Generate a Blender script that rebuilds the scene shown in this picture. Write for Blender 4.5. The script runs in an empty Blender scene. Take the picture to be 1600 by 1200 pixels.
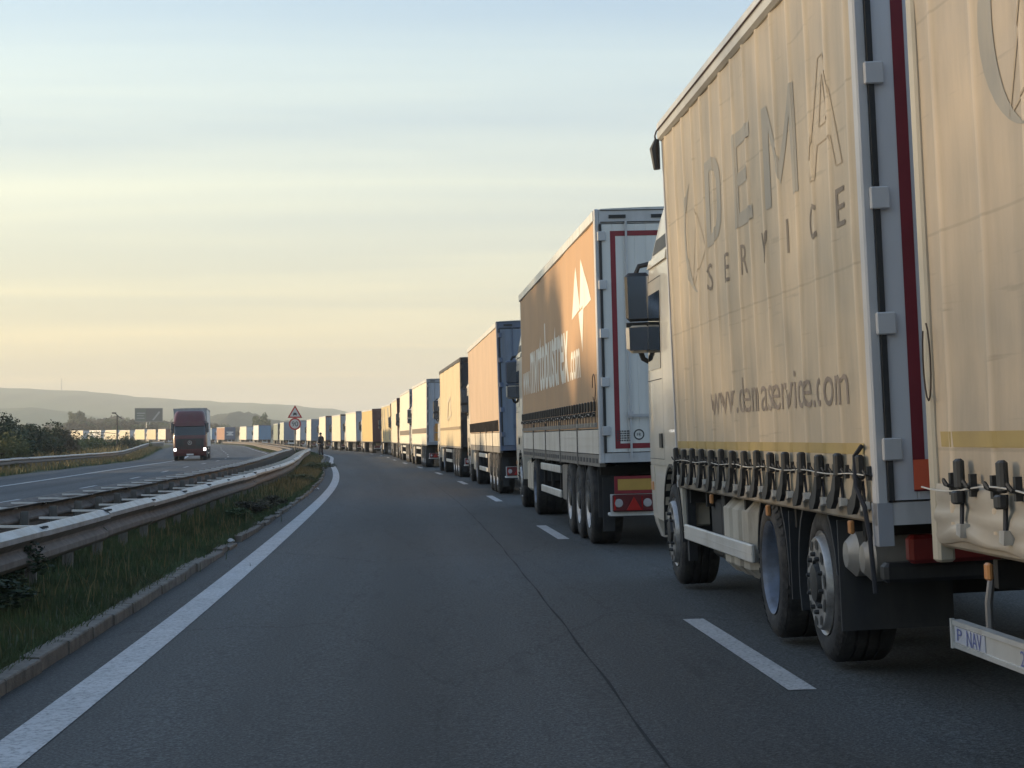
import bpy, bmesh, math, random
import numpy as np
from mathutils import Vector, Matrix
R = math.radians
random.seed(7)
sc = bpy.context.scene
COL = sc.collection

# ------------------------------------------------------------------ camera
CAM_H = 1.32
cam = bpy.data.cameras.new('camera'); camo = bpy.data.objects.new('camera', cam); COL.objects.link(camo)
cam.sensor_width = 36.0; cam.lens = 36.0 * 3050 / 1600
cam.clip_start = 0.1; cam.clip_end = 20000
camo.location = (0, 0, CAM_H)
camo.rotation_euler = (R(90) + math.atan(85 / 3050), 0, 0)
sc.camera = camo

# ------------------------------------------------------------------ light
SUN_EL, SUN_AHEAD = 6.5, 10.0          # degrees above the horizon; degrees ahead of due left
w = bpy.data.worlds.new('World'); sc.world = w; w.use_nodes = True
nt = w.node_tree; nt.nodes.clear()
def N(nt, kind, **kw):
    n = nt.nodes.new(kind)
    for k, v in kw.items(): setattr(n, k, v)
    return n
out = N(nt, 'ShaderNodeOutputWorld'); bg = N(nt, 'ShaderNodeBackground')
sky = N(nt, 'ShaderNodeTexSky', sky_type='NISHITA', sun_disc=False)
sky.sun_elevation = R(SUN_EL); sky.sun_rotation = R(-(90 - SUN_AHEAD))
sky.altitude = 200; sky.air_density = 1.0; sky.dust_density = 2.1; sky.ozone_density = 1.6
SKY_STRENGTH = 0.15
bg.inputs['Strength'].default_value = SKY_STRENGTH
# thin cirrus: a veil laid over the sky all round
tc = N(nt, 'ShaderNodeTexCoord')
sep = N(nt, 'ShaderNodeSeparateXYZ'); nt.links.new(tc.outputs['Generated'], sep.inputs[0])
mz = N(nt, 'ShaderNodeMath', operation='MAXIMUM'); mz.inputs[1].default_value = 0.0
nt.links.new(sep.outputs['Z'], mz.inputs[0])
addz = N(nt, 'ShaderNodeMath', operation='ADD'); addz.inputs[1].default_value = 0.09
nt.links.new(mz.outputs[0], addz.inputs[0])
dv = N(nt, 'ShaderNodeVectorMath', operation='DIVIDE')
cz = N(nt, 'ShaderNodeCombineXYZ')
for i in range(3): nt.links.new(addz.outputs[0], cz.inputs[i])
nt.links.new(tc.outputs['Generated'], dv.inputs[0]); nt.links.new(cz.outputs[0], dv.inputs[1])
mp = N(nt, 'ShaderNodeMapping'); mp.inputs['Scale'].default_value = (0.28, 1.15, 0.35); mp.inputs['Rotation'].default_value = (0, 0, R(-24))
mp.inputs['Location'].default_value = (3.2, 1.3, 0)
nt.links.new(dv.outputs[0], mp.inputs[0])
no = N(nt, 'ShaderNodeTexNoise'); no.inputs['Scale'].default_value = 1.1; no.inputs['Detail'].default_value = 5; no.inputs['Roughness'].default_value = .52
no.inputs['Distortion'].default_value = .5
nt.links.new(mp.outputs[0], no.inputs['Vector'])
rp = N(nt, 'ShaderNodeValToRGB'); rp.color_ramp.elements[0].position = .46; rp.color_ramp.elements[1].position = .70
rp.color_ramp.elements[0].color = (0, 0, 0, 1); rp.color_ramp.elements[1].color = (1, 1, 1, 1)
nt.links.new(no.outputs['Fac'], rp.inputs[0])
cm = N(nt, 'ShaderNodeMath', operation='MULTIPLY'); cm.inputs[1].default_value = .5
nt.links.new(rp.outputs[0], cm.inputs[0])
lift = N(nt, 'ShaderNodeMix', data_type='RGBA', blend_type='MULTIPLY'); lift.inputs[0].default_value = 1.0
lift.inputs[7].default_value = (1.36, 1.24, 1.10, 1)
nt.links.new(sky.outputs[0], lift.inputs[6])
mx = N(nt, 'ShaderNodeMix', data_type='RGBA')
nt.links.new(cm.outputs[0], mx.inputs[0]); nt.links.new(sky.outputs[0], mx.inputs[6]); nt.links.new(lift.outputs[2], mx.inputs[7])
vz = N(nt, 'ShaderNodeMapRange'); vz.inputs['From Min'].default_value = 0; vz.inputs['From Max'].default_value = .36; vz.inputs['To Min'].default_value = 1; vz.inputs['To Max'].default_value = 0
nt.links.new(sep.outputs['Z'], vz.inputs[0]); vp = N(nt, 'ShaderNodeMath', operation='POWER'); vp.inputs[1].default_value = 1.7; nt.links.new(vz.outputs[0], vp.inputs[0])
vq = N(nt, 'ShaderNodeMath', operation='MULTIPLY'); vq.inputs[1].default_value = .74; nt.links.new(vp.outputs[0], vq.inputs[0])
veil = N(nt, 'ShaderNodeMix', data_type='RGBA'); veil.inputs[7].default_value = (2.50, 2.19, 1.68, 1)      # bright haze low in the sky, all round
gm = N(nt, 'ShaderNodeGamma'); gm.inputs['Gamma'].default_value = .74
wb = N(nt, 'ShaderNodeMix', data_type='RGBA', blend_type='MULTIPLY'); wb.inputs[0].default_value = 1.0; wb.inputs[7].default_value = (1.07, 1.22, 1.44, 1)
nt.links.new(mx.outputs[2], gm.inputs['Color']); nt.links.new(gm.outputs[0], wb.inputs[6]); nt.links.new(vq.outputs[0], veil.inputs[0]); nt.links.new(wb.outputs[2], veil.inputs[6]); wisp = N(nt, 'ShaderNodeMix', data_type='RGBA', blend_type='MULTIPLY'); wisp.inputs[7].default_value = (1.17, 1.12, 1.03, 1)
nt.links.new(rp.outputs[0], wisp.inputs[0]); nt.links.new(veil.outputs[2], wisp.inputs[6]); # the sky is warmer and brighter towards the sun's side
sv = N(nt, 'ShaderNodeVectorMath', operation='DOT_PRODUCT'); sv.inputs[1].default_value = (-math.cos(R(SUN_AHEAD)), math.sin(R(SUN_AHEAD)), 0)
nt.links.new(tc.outputs['Generated'], sv.inputs[0])
sr = N(nt, 'ShaderNodeMapRange', interpolation_type='SMOOTHSTEP'); sr.inputs['From Min'].default_value = -.15; sr.inputs['From Max'].default_value = .75; nt.links.new(sv.outputs['Value'], sr.inputs[0])
sm = N(nt, 'ShaderNodeMath', operation='MULTIPLY'); nt.links.new(sr.outputs[0], sm.inputs[0]); nt.links.new(vp.outputs[0], sm.inputs[1])
glow = N(nt, 'ShaderNodeMix', data_type='RGBA', blend_type='MULTIPLY'); glow.inputs[7].default_value = (1.24, 1.12, .85, 1)
nt.links.new(sm.outputs[0], glow.inputs[0]); nt.links.new(wisp.outputs[2], glow.inputs[6]); nt.links.new(glow.outputs[2], bg.inputs['Color']); nt.links.new(bg.outputs[0], out.inputs['Surface'])

sl = bpy.data.lights.new('sun', 'SUN'); so = bpy.data.objects.new('sun', sl); COL.objects.link(so)
sl.energy = 3.0; sl.angle = R(1.5); sl.color = (1.0, 0.76, 0.47)
to_sun = Vector((-math.cos(R(SUN_AHEAD)) * math.cos(R(SUN_EL)), math.sin(R(SUN_AHEAD)) * math.cos(R(SUN_EL)), math.sin(R(SUN_EL))))
so.rotation_euler = to_sun.to_track_quat('Z', 'Y').to_euler()
sc.view_settings.view_transform = 'Standard'; sc.view_settings.look = 'None'
sc.view_settings.exposure = 1.3; sc.view_settings.gamma = 1.0; sc.view_settings.use_curve_mapping = False
sc.cycles.use_denoising = True
sc.cycles.max_bounces = 6; sc.cycles.diffuse_bounces = 3; sc.cycles.glossy_bounces = 3; sc.cycles.transmission_bounces = 4; sc.cycles.volume_bounces = 0
sc.cycles.sample_clamp_indirect = 4.0

# ------------------------------------------------------------------ materials
MATS = {}
def srgb(r, g, b):
    f = lambda c: (c / 255 / 12.92) if c / 255 <= .04045 else ((c / 255 + .055) / 1.055) ** 2.4
    return (f(r), f(g), f(b))
def mk(name, col=(.5, .5, .5), rough=.6, metal=0., var=.12, scale=3., bump=0., bscale=60., dirt=0., dcol=(.16, .12, .08), dstretch=(1, 1, .25), dscale=2.5,
       alpha=1., emis=None, coat=0., spec=.5, lo=None, dthr=(.45, .72)):
    if name in MATS: return MATS[name]
    m = bpy.data.materials.new(name); m.use_nodes = True; t = m.node_tree; b = t.nodes['Principled BSDF']
    b.inputs['Roughness'].default_value = rough; b.inputs['Metallic'].default_value = metal
    b.inputs['Specular IOR Level'].default_value = spec
    if coat: b.inputs['Coat Weight'].default_value = coat
    co = N(t, 'ShaderNodeTexCoord')
    n1 = N(t, 'ShaderNodeTexNoise'); n1.inputs['Scale'].default_value = scale; n1.inputs['Detail'].default_value = 4
    t.links.new(co.outputs['Object'], n1.inputs['Vector'])
    r1 = N(t, 'ShaderNodeValToRGB')
    c0 = lo if lo else tuple(c * (1 - var) for c in col); c1 = tuple(min(1, c * (1 + var)) for c in col)
    r1.color_ramp.elements[0].color = (*c0, 1); r1.color_ramp.elements[1].color = (*c1, 1)
    r1.color_ramp.elements[0].position = .3; r1.color_ramp.elements[1].position = .7
    t.links.new(n1.outputs['Fac'], r1.inputs[0]); last = r1.outputs[0]
    if dirt:
        mpn = N(t, 'ShaderNodeMapping'); mpn.inputs['Scale'].default_value = dstretch
        t.links.new(co.outputs['Object'], mpn.inputs[0])
        n2 = N(t, 'ShaderNodeTexNoise'); n2.inputs['Scale'].default_value = dscale; n2.inputs['Detail'].default_value = 6; n2.inputs['Roughness'].default_value = .65
        t.links.new(mpn.outputs[0], n2.inputs['Vector'])
        r2 = N(t, 'ShaderNodeValToRGB'); r2.color_ramp.elements[0].position = dthr[0]; r2.color_ramp.elements[1].position = dthr[1]
        r2.color_ramp.elements[0].color = (0, 0, 0, 1); r2.color_ramp.elements[1].color = (dirt,) * 3 + (1,)
        t.links.new(n2.outputs['Fac'], r2.inputs[0])
        mm = N(t, 'ShaderNodeMix', data_type='RGBA'); t.links.new(r2.outputs[0], mm.inputs[0]); t.links.new(last, mm.inputs[6]); mm.inputs[7].default_value = (*dcol, 1)
        last = mm.outputs[2]
    t.links.new(last, b.inputs['Base Color'])
    if bump:
        n3 = N(t, 'ShaderNodeTexNoise'); n3.inputs['Scale'].default_value = bscale; n3.inputs['Detail'].default_value = 3
        t.links.new(co.outputs['Object'], n3.inputs['Vector'])
        bp = N(t, 'ShaderNodeBump'); bp.inputs['Strength'].default_value = bump; bp.inputs['Distance'].default_value = .02
        t.links.new(n3.outputs['Fac'], bp.inputs['Height']); t.links.new(bp.outputs[0], b.inputs['Normal'])
    if emis:
        b.inputs['Emission Color'].default_value = (*emis[0], 1); b.inputs['Emission Strength'].default_value = emis[1]
    MATS[name] = m
    return m

def asphalt_mat(name, base, seed, lane=1.9):
    m = bpy.data.materials.new(name); m.use_nodes = True; t = m.node_tree; b = t.nodes['Principled BSDF']
    co = N(t, 'ShaderNodeTexCoord'); uv = N(t, 'ShaderNodeUVMap'); uv.uv_map = 'UVMap'
    fine = N(t, 'ShaderNodeTexNoise'); fine.inputs['Scale'].default_value = 55; fine.inputs['Detail'].default_value = 4; fine.inputs['Roughness'].default_value = .7
    t.links.new(co.outputs['Object'], fine.inputs['Vector'])
    rf = N(t, 'ShaderNodeValToRGB'); e = rf.color_ramp.elements
    e[0].position = .34; e[0].color = (*[c * .22 for c in base], 1); e[1].position = .66; e[1].color = (*[c * 2.5 for c in base], 1)
    el = rf.color_ramp.elements.new(.5); el.color = (*base, 1)
    t.links.new(fine.outputs['Fac'], rf.inputs[0])
    # aggregate stones
    vo = N(t, 'ShaderNodeTexVoronoi'); vo.inputs['Scale'].default_value = 90; t.links.new(co.outputs['Object'], vo.inputs['Vector'])
    # patches stretched along the road
    mpn = N(t, 'ShaderNodeMapping'); mpn.inputs['Scale'].default_value = (1.3, .05, 1); mpn.inputs['Location'].default_value = (seed, seed, 0); t.links.new(uv.outputs[0], mpn.inputs[0])
    big = N(t, 'ShaderNodeTexNoise'); big.inputs['Scale'].default_value = 1.0; big.inputs['Detail'].default_value = 6; t.links.new(mpn.outputs[0], big.inputs['Vector'])
    rb = N(t, 'ShaderNodeMapRange'); rb.inputs['From Min'].default_value = .3; rb.inputs['From Max'].default_value = .7; rb.inputs['To Min'].default_value = .80; rb.inputs['To Max'].default_value = 1.2
    t.links.new(big.outputs['Fac'], rb.inputs[0])
    sp = N(t, 'ShaderNodeSeparateXYZ'); t.links.new(uv.outputs[0], sp.inputs[0])
    # worn wheel tracks
    wv = N(t, 'ShaderNodeMath', operation='SINE'); ml = N(t, 'ShaderNodeMath', operation='MULTIPLY'); ml.inputs[1].default_value = 3.3
    t.links.new(sp.outputs['X'], ml.inputs[0]); t.links.new(ml.outputs[0], wv.inputs[0])
    wr = N(t, 'ShaderNodeMapRange'); wr.inputs['From Min'].default_value = -1; wr.inputs['To Min'].default_value = .90; wr.inputs['To Max'].default_value = 1.12; t.links.new(wv.outputs[0], wr.inputs[0])
    m1 = N(t, 'ShaderNodeMath', operation='MULTIPLY'); t.links.new(rb.outputs[0], m1.inputs[0]); t.links.new(wr.outputs[0], m1.inputs[1])
    # oil-darkened middle of the lane, cracks
    cx_ = N(t, 'ShaderNodeMath', operation='SUBTRACT'); cx_.inputs[1].default_value = lane; t.links.new(sp.outputs['X'], cx_.inputs[0])
    sq = N(t, 'ShaderNodeMath', operation='MULTIPLY'); t.links.new(cx_.outputs[0], sq.inputs[0]); t.links.new(cx_.outputs[0], sq.inputs[1])
    oil = N(t, 'ShaderNodeMapRange'); oil.inputs['From Min'].default_value = 0; oil.inputs['From Max'].default_value = .22; oil.inputs['To Min'].default_value = .80; oil.inputs['To Max'].default_value = 1.0; t.links.new(sq.outputs[0], oil.inputs[0])
    mpd = N(t, 'ShaderNodeMapping'); mpd.inputs['Scale'].default_value = (3, .35, 1); t.links.new(uv.outputs[0], mpd.inputs[0])
    drip = N(t, 'ShaderNodeTexNoise'); drip.inputs['Scale'].default_value = 1.6; drip.inputs['Detail'].default_value = 7; drip.inputs['Roughness'].default_value = .7; t.links.new(mpd.outputs[0], drip.inputs['Vector'])
    dr = N(t, 'ShaderNodeMapRange'); dr.inputs['From Min'].default_value = .56; dr.inputs['From Max'].default_value = .70; dr.inputs['To Min'].default_value = 1.0; dr.inputs['To Max'].default_value = .62; t.links.new(drip.outputs['Fac'], dr.inputs[0])
    wob = N(t, 'ShaderNodeVectorMath', operation='ADD'); ws = N(t, 'ShaderNodeVectorMath', operation='SCALE'); ws.inputs['Scale'].default_value = .5
    t.links.new(drip.outputs['Color'], ws.inputs[0]); t.links.new(uv.outputs[0], wob.inputs[0]); t.links.new(ws.outputs[0], wob.inputs[1])
    mpc = N(t, 'ShaderNodeMapping'); mpc.inputs['Scale'].default_value = (.9, .22, 1); t.links.new(wob.outputs[0], mpc.inputs[0])
    cr = N(t, 'ShaderNodeTexVoronoi', feature='DISTANCE_TO_EDGE'); cr.inputs['Scale'].default_value = .55; t.links.new(mpc.outputs[0], cr.inputs['Vector'])
    cc = N(t, 'ShaderNodeMapRange'); cc.inputs['From Min'].default_value = .001; cc.inputs['From Max'].default_value = .006; cc.inputs['To Min'].default_value = .55; cc.inputs['To Max'].default_value = 1.0; t.links.new(cr.outputs['Distance'], cc.inputs[0])
    last = m1
    for nn in (oil, dr, cc):
        q = N(t, 'ShaderNodeMath', operation='MULTIPLY'); t.links.new(last.outputs[0], q.inputs[0]); t.links.new(nn.outputs[0], q.inputs[1]); last = q
    vm = N(t, 'ShaderNodeVectorMath', operation='SCALE'); t.links.new(rf.outputs[0], vm.inputs[0]); t.links.new(last.outputs[0], vm.inputs['Scale'])
    t.links.new(vm.outputs[0], b.inputs['Base Color'])
    b.inputs['Roughness'].default_value = .78; b.inputs['Specular IOR Level'].default_value = .45
    bp = N(t, 'ShaderNodeBump'); bp.inputs['Strength'].default_value = .55; bp.inputs['Distance'].default_value = .008
    ad = N(t, 'ShaderNodeMath', operation='ADD'); t.links.new(fine.outputs['Fac'], ad.inputs[0]); t.links.new(vo.outputs['Distance'], ad.inputs[1])
    t.links.new(ad.outputs[0], bp.inputs['Height']); t.links.new(bp.outputs[0], b.inputs['Normal'])
    return m

M_ASPH = asphalt_mat('asphalt', (.043, .047, .049), 3)
M_ASPH2 = asphalt_mat('asphalt_old', (.056, .060, .064), 11, -10.0)
M_PAINT = mk('road_paint', (.46, .47, .48), .75, var=.1, scale=2, dirt=.8, dcol=(.12, .12, .13), dstretch=(1, 1, 1), dscale=38, dthr=(.47, .66), bump=.15, bscale=120)
M_TAR = mk('tar_seam', (.026, .028, .030), .9, spec=.2, var=.2)
M_KERB = mk('kerb_concrete', (.17, .155, .135), .9, var=.25, scale=7, bump=.5, bscale=60, dirt=.7, dcol=(.06, .06, .045), dstretch=(1, 1, 1), dscale=6)
M_SOIL = mk('verge_soil', (.050, .062, .024), .95, var=.35, scale=1.4, bump=.8, bscale=25, dirt=.7, dcol=(.09, .075, .035), dstretch=(1, 1, 1), dscale=1.6)
M_FIELD = mk('field_ground', (.075, .088, .035), 1, var=.3, scale=.01, dirt=.6, dcol=(.13, .11, .05), dstretch=(1, 1, 1), dscale=.02)
M_GALV = mk('galvanised_steel', (.43, .43, .43), .42, .45, var=.15, scale=5, dirt=.65, dcol=(.22, .17, .13), dstretch=(1, 1, 2.5), dscale=3, bump=.1, bscale=30)
M_GALVD = mk('weathered_steel', (.20, .19, .175), .65, .3, var=.2, scale=6, dirt=.7, dcol=(.13, .10, .08), dscale=4)
M_BOLT = mk('dark_bolt', (.05, .05, .05), .6, .5)
M_RUB = mk('tyre_rubber', (.022, .022, .023), .85, var=.25, scale=9, dirt=.55, dcol=(.10, .09, .08), dstretch=(1, 1, 1), dscale=5, bump=.25, bscale=80)
M_BLK = mk('black_plastic', (.018, .019, .021), .55, var=.2, dirt=.35, dcol=(.08, .075, .065), dscale=5)
M_FLAP = mk('mudguard_plastic', (.022, .024, .028), .7, var=.25, dirt=.5, dcol=(.07, .065, .06), dscale=3)
M_CHAS = mk('chassis_grime', (.022, .021, .020), .9, var=.3, dirt=.5, dcol=(.06, .05, .04), dscale=3)
M_ALU = mk('brushed_aluminium', (.62, .62, .60), .42, .55, var=.08, dirt=.4, dcol=(.26, .23, .19), dscale=4)
M_RIM = mk('wheel_steel', (.42, .41, .40), .45, .6, var=.15, scale=9, dirt=.75, dcol=(.11, .09, .07), dstretch=(1, 1, 1), dscale=7)
M_RIMD = mk('wheel_dark_steel', (.15, .18, .24), .55, .3, var=.25, scale=9, dirt=.6, dcol=(.08, .07, .06), dstretch=(1, 1, 1), dscale=7)
M_TANK = mk('tank_cream', (.48, .44, .37), .55, var=.1, dirt=.75, dcol=(.16, .12, .08), dscale=3)
M_GLASS = mk('cab_glass', (.010, .014, .018), .06, var=.1, spec=.8)
M_MIRROR = mk('mirror_glass', (.75, .77, .8), .03, 1.0, var=.02)
M_RED = mk('red_tape', (.23, .016, .026), .5, var=.15, dirt=.3, dcol=(.12, .03, .03))
M_YEL = mk('yellow_tape', (.44, .27, .06), .5, var=.15, dirt=.35, dcol=(.30, .2, .05))
M_MUST = mk('mustard_band', (.40, .29, .11), .75, var=.10, dirt=.35, dcol=(.28, .2, .1))
M_LRED = mk('red_lens', (.40, .015, .015), .25, var=.1)
M_LCLR = mk('clear_lens', (.38, .36, .36), .2, var=.1)
M_LORG = mk('orange_lens', (.52, .24, .09), .3, var=.1)
M_WHITE = mk('white_plastic', (.62, .62, .62), .45, var=.06, dirt=.4, dcol=(.3, .27, .22))
M_INK = mk('grey_ink', (.05, .05, .055), .7)
M_CORD = mk('white_cord', (.55, .52, .46), .7)
M_WEB = mk('strap_webbing', (.03, .03, .035), .9)

def cloth(name, col, dirt=.45, dcol=None, strap=True):
    """printed vinyl curtain: dusty, vertical streaks, faint horizontal seams"""
    if name in MATS: return MATS[name]
    dcol = dcol or tuple(c * .62 for c in col)
    m = mk(name, col, .62, var=.06, scale=.8, dirt=dirt, dcol=dcol, dstretch=(1, 1.6, .18), dscale=2.2, bump=.12, bscale=9, spec=.3)
    return m

# ------------------------------------------------------------------ mesh builder and object helpers
class MB:
    def __init__(s): s.v = []; s.f = []; s.m = []
    def add(s, vs, fs, mi=0):
        o = len(s.v); s.v += [tuple(p) for p in vs]; s.f += [tuple(i + o for i in q) for q in fs]; s.m += [mi] * len(fs); return s
    def box(s, x0, x1, y0, y1, z0, z1, mi=0):
        return s.add([(x0, y0, z0), (x1, y0, z0), (x1, y1, z0), (x0, y1, z0), (x0, y0, z1), (x1, y0, z1), (x1, y1, z1), (x0, y1, z1)],
                     [(0, 3, 2, 1), (4, 5, 6, 7), (0, 1, 5, 4), (1, 2, 6, 5), (2, 3, 7, 6), (3, 0, 4, 7)], mi)
    def rbox(s, x0, x1, y0, y1, z0, z1, r=.02, mi=0):
        """box with chamfered edges"""
        xs = (x0, x0 + r, x1 - r, x1); ys = (y0, y0 + r, y1 - r, y1); zs = (z0, z0 + r, z1 - r, z1)
        def ringz(xa, xb, ya, yb, z): return [(xa + r, ya, z), (xb - r, ya, z), (xb, ya + r, z), (xb, yb - r, z), (xb - r, yb, z), (xa + r, yb, z), (xa, yb - r, z), (xa, ya + r, z)]
        rings = [ringz(x0 + r, x1 - r, y0 + r, y1 - r, z0) if False else [(xs[1] + r * .4, ys[1], z0), (xs[2] - r * .4, ys[1], z0), (xs[2], ys[1] + r * .4, z0), (xs[2], ys[2] - r * .4, z0), (xs[2] - r * .4, ys[2], z0), (xs[1] + r * .4, ys[2], z0), (xs[1], ys[2] - r * .4, z0), (xs[1], ys[1] + r * .4, z0)],
                 ringz(x0, x1, y0, y1, zs[1]), ringz(x0, x1, y0, y1, zs[2]),
                 [(xs[1] + r * .4, ys[1], z1), (xs[2] - r * .4, ys[1], z1), (xs[2], ys[1] + r * .4, z1), (xs[2], ys[2] - r * .4, z1), (xs[2] - r * .4, ys[2], z1), (xs[1] + r * .4, ys[2], z1), (xs[1], ys[2] - r * .4, z1), (xs[1], ys[1] + r * .4, z1)]]
        vs = [p for rg in rings for p in rg]; fs = [tuple(range(7, -1, -1)), tuple(range(24, 32))]
        for k in range(3):
            for i in range(8):
                j = (i + 1) % 8; fs.append((k * 8 + i, k * 8 + j, k * 8 + 8 + j, k * 8 + 8 + i))
        return s.add(vs, fs, mi)
    def prism(s, poly, x0, x1, axis='x', mi=0):
        """poly = list of 2D points; extruded along axis"""
        n = len(poly)
        def P(a, b, c): return {'x': (c, a, b), 'y': (a, c, b), 'z': (a, b, c)}[axis]
        vs = [P(a, b, x0) for a, b in poly] + [P(a, b, x1) for a, b in poly]
        fs = [tuple(range(n - 1, -1, -1)), tuple(range(n, 2 * n))] + [(i, (i + 1) % n, n + (i + 1) % n, n + i) for i in range(n)]
        return s.add(vs, fs, mi)
    def lathe(s, prof, seg=28, c=(0, 0, 0), axis='x', mi=0, caps=False):
        """prof = [(axial, radius)]"""
        vs = []; fs = []; n = len(prof)
        for k in range(seg):
            a = 2 * math.pi * k / seg; ca, sa = math.cos(a), math.sin(a)
            for ax, r in prof:
                p = {'x': (ax, r * ca, r * sa), 'y': (r * ca, ax, r * sa), 'z': (r * ca, r * sa, ax)}[axis]
                vs.append((p[0] + c[0], p[1] + c[1], p[2] + c[2]))
        for k in range(seg):
            for i in range(n - 1):
                a, b = k * n + i, ((k + 1) % seg) * n + i
                fs.append((a, b, b + 1, a + 1))
        if caps:
            fs.append(tuple(k * n for k in range(seg))); fs.append(tuple(k * n + n - 1 for k in reversed(range(seg))))
        return s.add(vs, fs, mi)
    def tube(s, pts, r, seg=6, mi=0, caps=True):
        pts = [Vector(p) for p in pts]; n = len(pts); vs = []; fs = []
        rr = r if isinstance(r, (list, tuple)) else [r] * n
        up = Vector((0, 0, 1)); prev = None
        for i, p in enumerate(pts):
            d = (pts[min(i + 1, n - 1)] - pts[max(i - 1, 0)]).normalized()
            if prev is None:
                a = d.cross(up)
                if a.length < .05: a = d.cross(Vector((1, 0, 0)))
                a.normalize()
            else:
                a = (prev - d * prev.dot(d)).normalized()
            prev = a; b = d.cross(a)
            for k in range(seg):
                t = 2 * math.pi * k / seg; vs.append(p + (a * math.cos(t) + b * math.sin(t)) * rr[i])
        for i in range(n - 1):
            for k in range(seg):
                k2 = (k + 1) % seg; fs.append((i * seg + k, i * seg + k2, (i + 1) * seg + k2, (i + 1) * seg + k))
        if caps: fs.append(tuple(range(seg - 1, -1, -1))); fs.append(tuple((n - 1) * seg + k for k in range(seg)))
        return s.add(vs, fs, mi)
    def mesh(s, name, mats, smooth=None):
        me = bpy.data.meshes.new(name); me.from_pydata(s.v, [], s.f)
        for m in (mats if isinstance(mats, (list, tuple)) else [mats]): me.materials.append(m)
        if any(s.m): me.polygons.foreach_set('material_index', s.m)
        if smooth is not None:
            me.shade_smooth(); me.set_sharp_from_angle(angle=R(smooth))
        me.update(); return me

def link(name, data, parent=None, loc=None, rot=None, scale=None):
    o = bpy.data.objects.new(name, data); COL.objects.link(o)
    if parent is not None: o.parent = parent
    if loc is not None: o.location = loc
    if rot is not None: o.rotation_euler = rot
    if scale is not None: o.scale = scale
    return o
def tag(o, label=None, cat=None, group=None, kind=None):
    if label: o['label'] = label
    if cat: o['category'] = cat
    if group: o['group'] = group
    if kind: o['kind'] = kind
    return o

# ------------------------------------------------------------------ the road's course
KN = [0, 30, 60, 90, 120, 150, 180, 210, 250, 300, 360, 450, 540, 620, 720, 860.]
KV = [1.66976628e-03, 1.54257058e-04, 9.79194934e-04, 3.58682293e-04, -7.39474758e-04, 1.69632076e-03, 9.45850781e-04, 1.99719239e-05, -4.06379541e-04,
      3.88199828e-04, 5.03803988e-04, 1.19507142e-03, 1.54188950e-03, 1.55456750e-03, 1.55459570e-03, 1.55459570e-03]
SA = np.arange(-60, 1001, 1.0)
kk = np.where(SA < 0, 0, np.interp(SA, KN, KV))
HH = 3.39824008e-02 + np.cumsum(kk); HH -= np.interp(0, SA, HH) - 3.39824008e-02
PX = np.cumsum(-np.sin(HH)); PY = np.cumsum(np.cos(HH)); PX += -1.896 - PX[60]; PY -= PY[60]
BK = np.interp(SA, [-60, 170, 260, 1000], [.025, .025, 0, 0])
def P(s, u, dz=0.):
    x = np.interp(s, SA, PX); y = np.interp(s, SA, PY); h = np.interp(s, SA, HH); b = np.interp(s, SA, BK)
    return (x + u * math.cos(h), y + u * math.sin(h), b * (u - 3.85) + dz)
def Hs(s): return float(np.interp(s, SA, HH))
def nearest(x, y):
    i = int(np.argmin((PX - x) ** 2 + (PY - y) ** 2)); h = HH[i]
    return SA[i], (x - PX[i]) * math.cos(h) + (y - PY[i]) * math.sin(h)
def strip(name, us, s0, s1, mat, ds=2.0, dz=None, kind='structure', parent=None, zf=None):
    """sheet following the road; us = offsets, zf(u, s) = height above the banked plane"""
    ss = np.arange(s0, s1 + 1e-6, ds); vs = []; fs = []; uvs = []
    for s in ss:
        for u in us:
            vs.append(P(s, u, (zf(u, s) if zf else (dz or 0.)))); uvs.append((u, s))
    n = len(us)
    for i in range(len(ss) - 1):
        for j in range(n - 1):
            a = i * n + j; fs.append((a, a + 1, a + n + 1, a + n))
    me = bpy.data.meshes.new(name); me.from_pydata(vs, [], fs); me.materials.append(mat)
    ul = me.uv_layers.new(name='UVMap'); li = np.zeros(len(me.loops), int); me.loops.foreach_get('vertex_index', li)
    ul.data.foreach_set('uv', np.array(uvs)[li].astype(np.float32).ravel())
    me.shade_smooth(); o = link(name, me, parent)
    if kind: o['kind'] = kind
    return o

# ------------------------------------------------------------------ ground
def fbm(x, y, sd=0):
    r = 0
    for k, (fr, am) in enumerate(((1, 1), (2.1, .5), (4.3, .25), (8.7, .13))):
        r += am * math.sin(x * fr * 1.7 + sd + 1.3 * k + 1.1 * math.sin(y * fr * 1.3 + sd * 2 + k)) * math.cos(y * fr * 1.1 - sd + .7 * k)
    return r
gx = np.r_[np.linspace(-9000, -700, 24), np.linspace(-640, 300, 60), np.linspace(400, 9000, 20)]
gy = np.r_[np.linspace(-3000, -200, 10), np.linspace(-150, 900, 60), np.linspace(950, 9000, 34)]
vs = []; fs = []
for y in gy:
    for x in gx: vs.append((x, y, -1.15 + .18 * fbm(x / 60, y / 60)))
nx = len(gx)
for j in range(len(gy) - 1):
    for i in range(nx - 1): a = j * nx + i; fs.append((a, a + 1, a + nx + 1, a + nx))
me = bpy.data.meshes.new('ground'); me.from_pydata(vs, [], fs); me.materials.append(M_FIELD); me.shade_smooth()
tag(link('ground', me), kind='structure')

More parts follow.
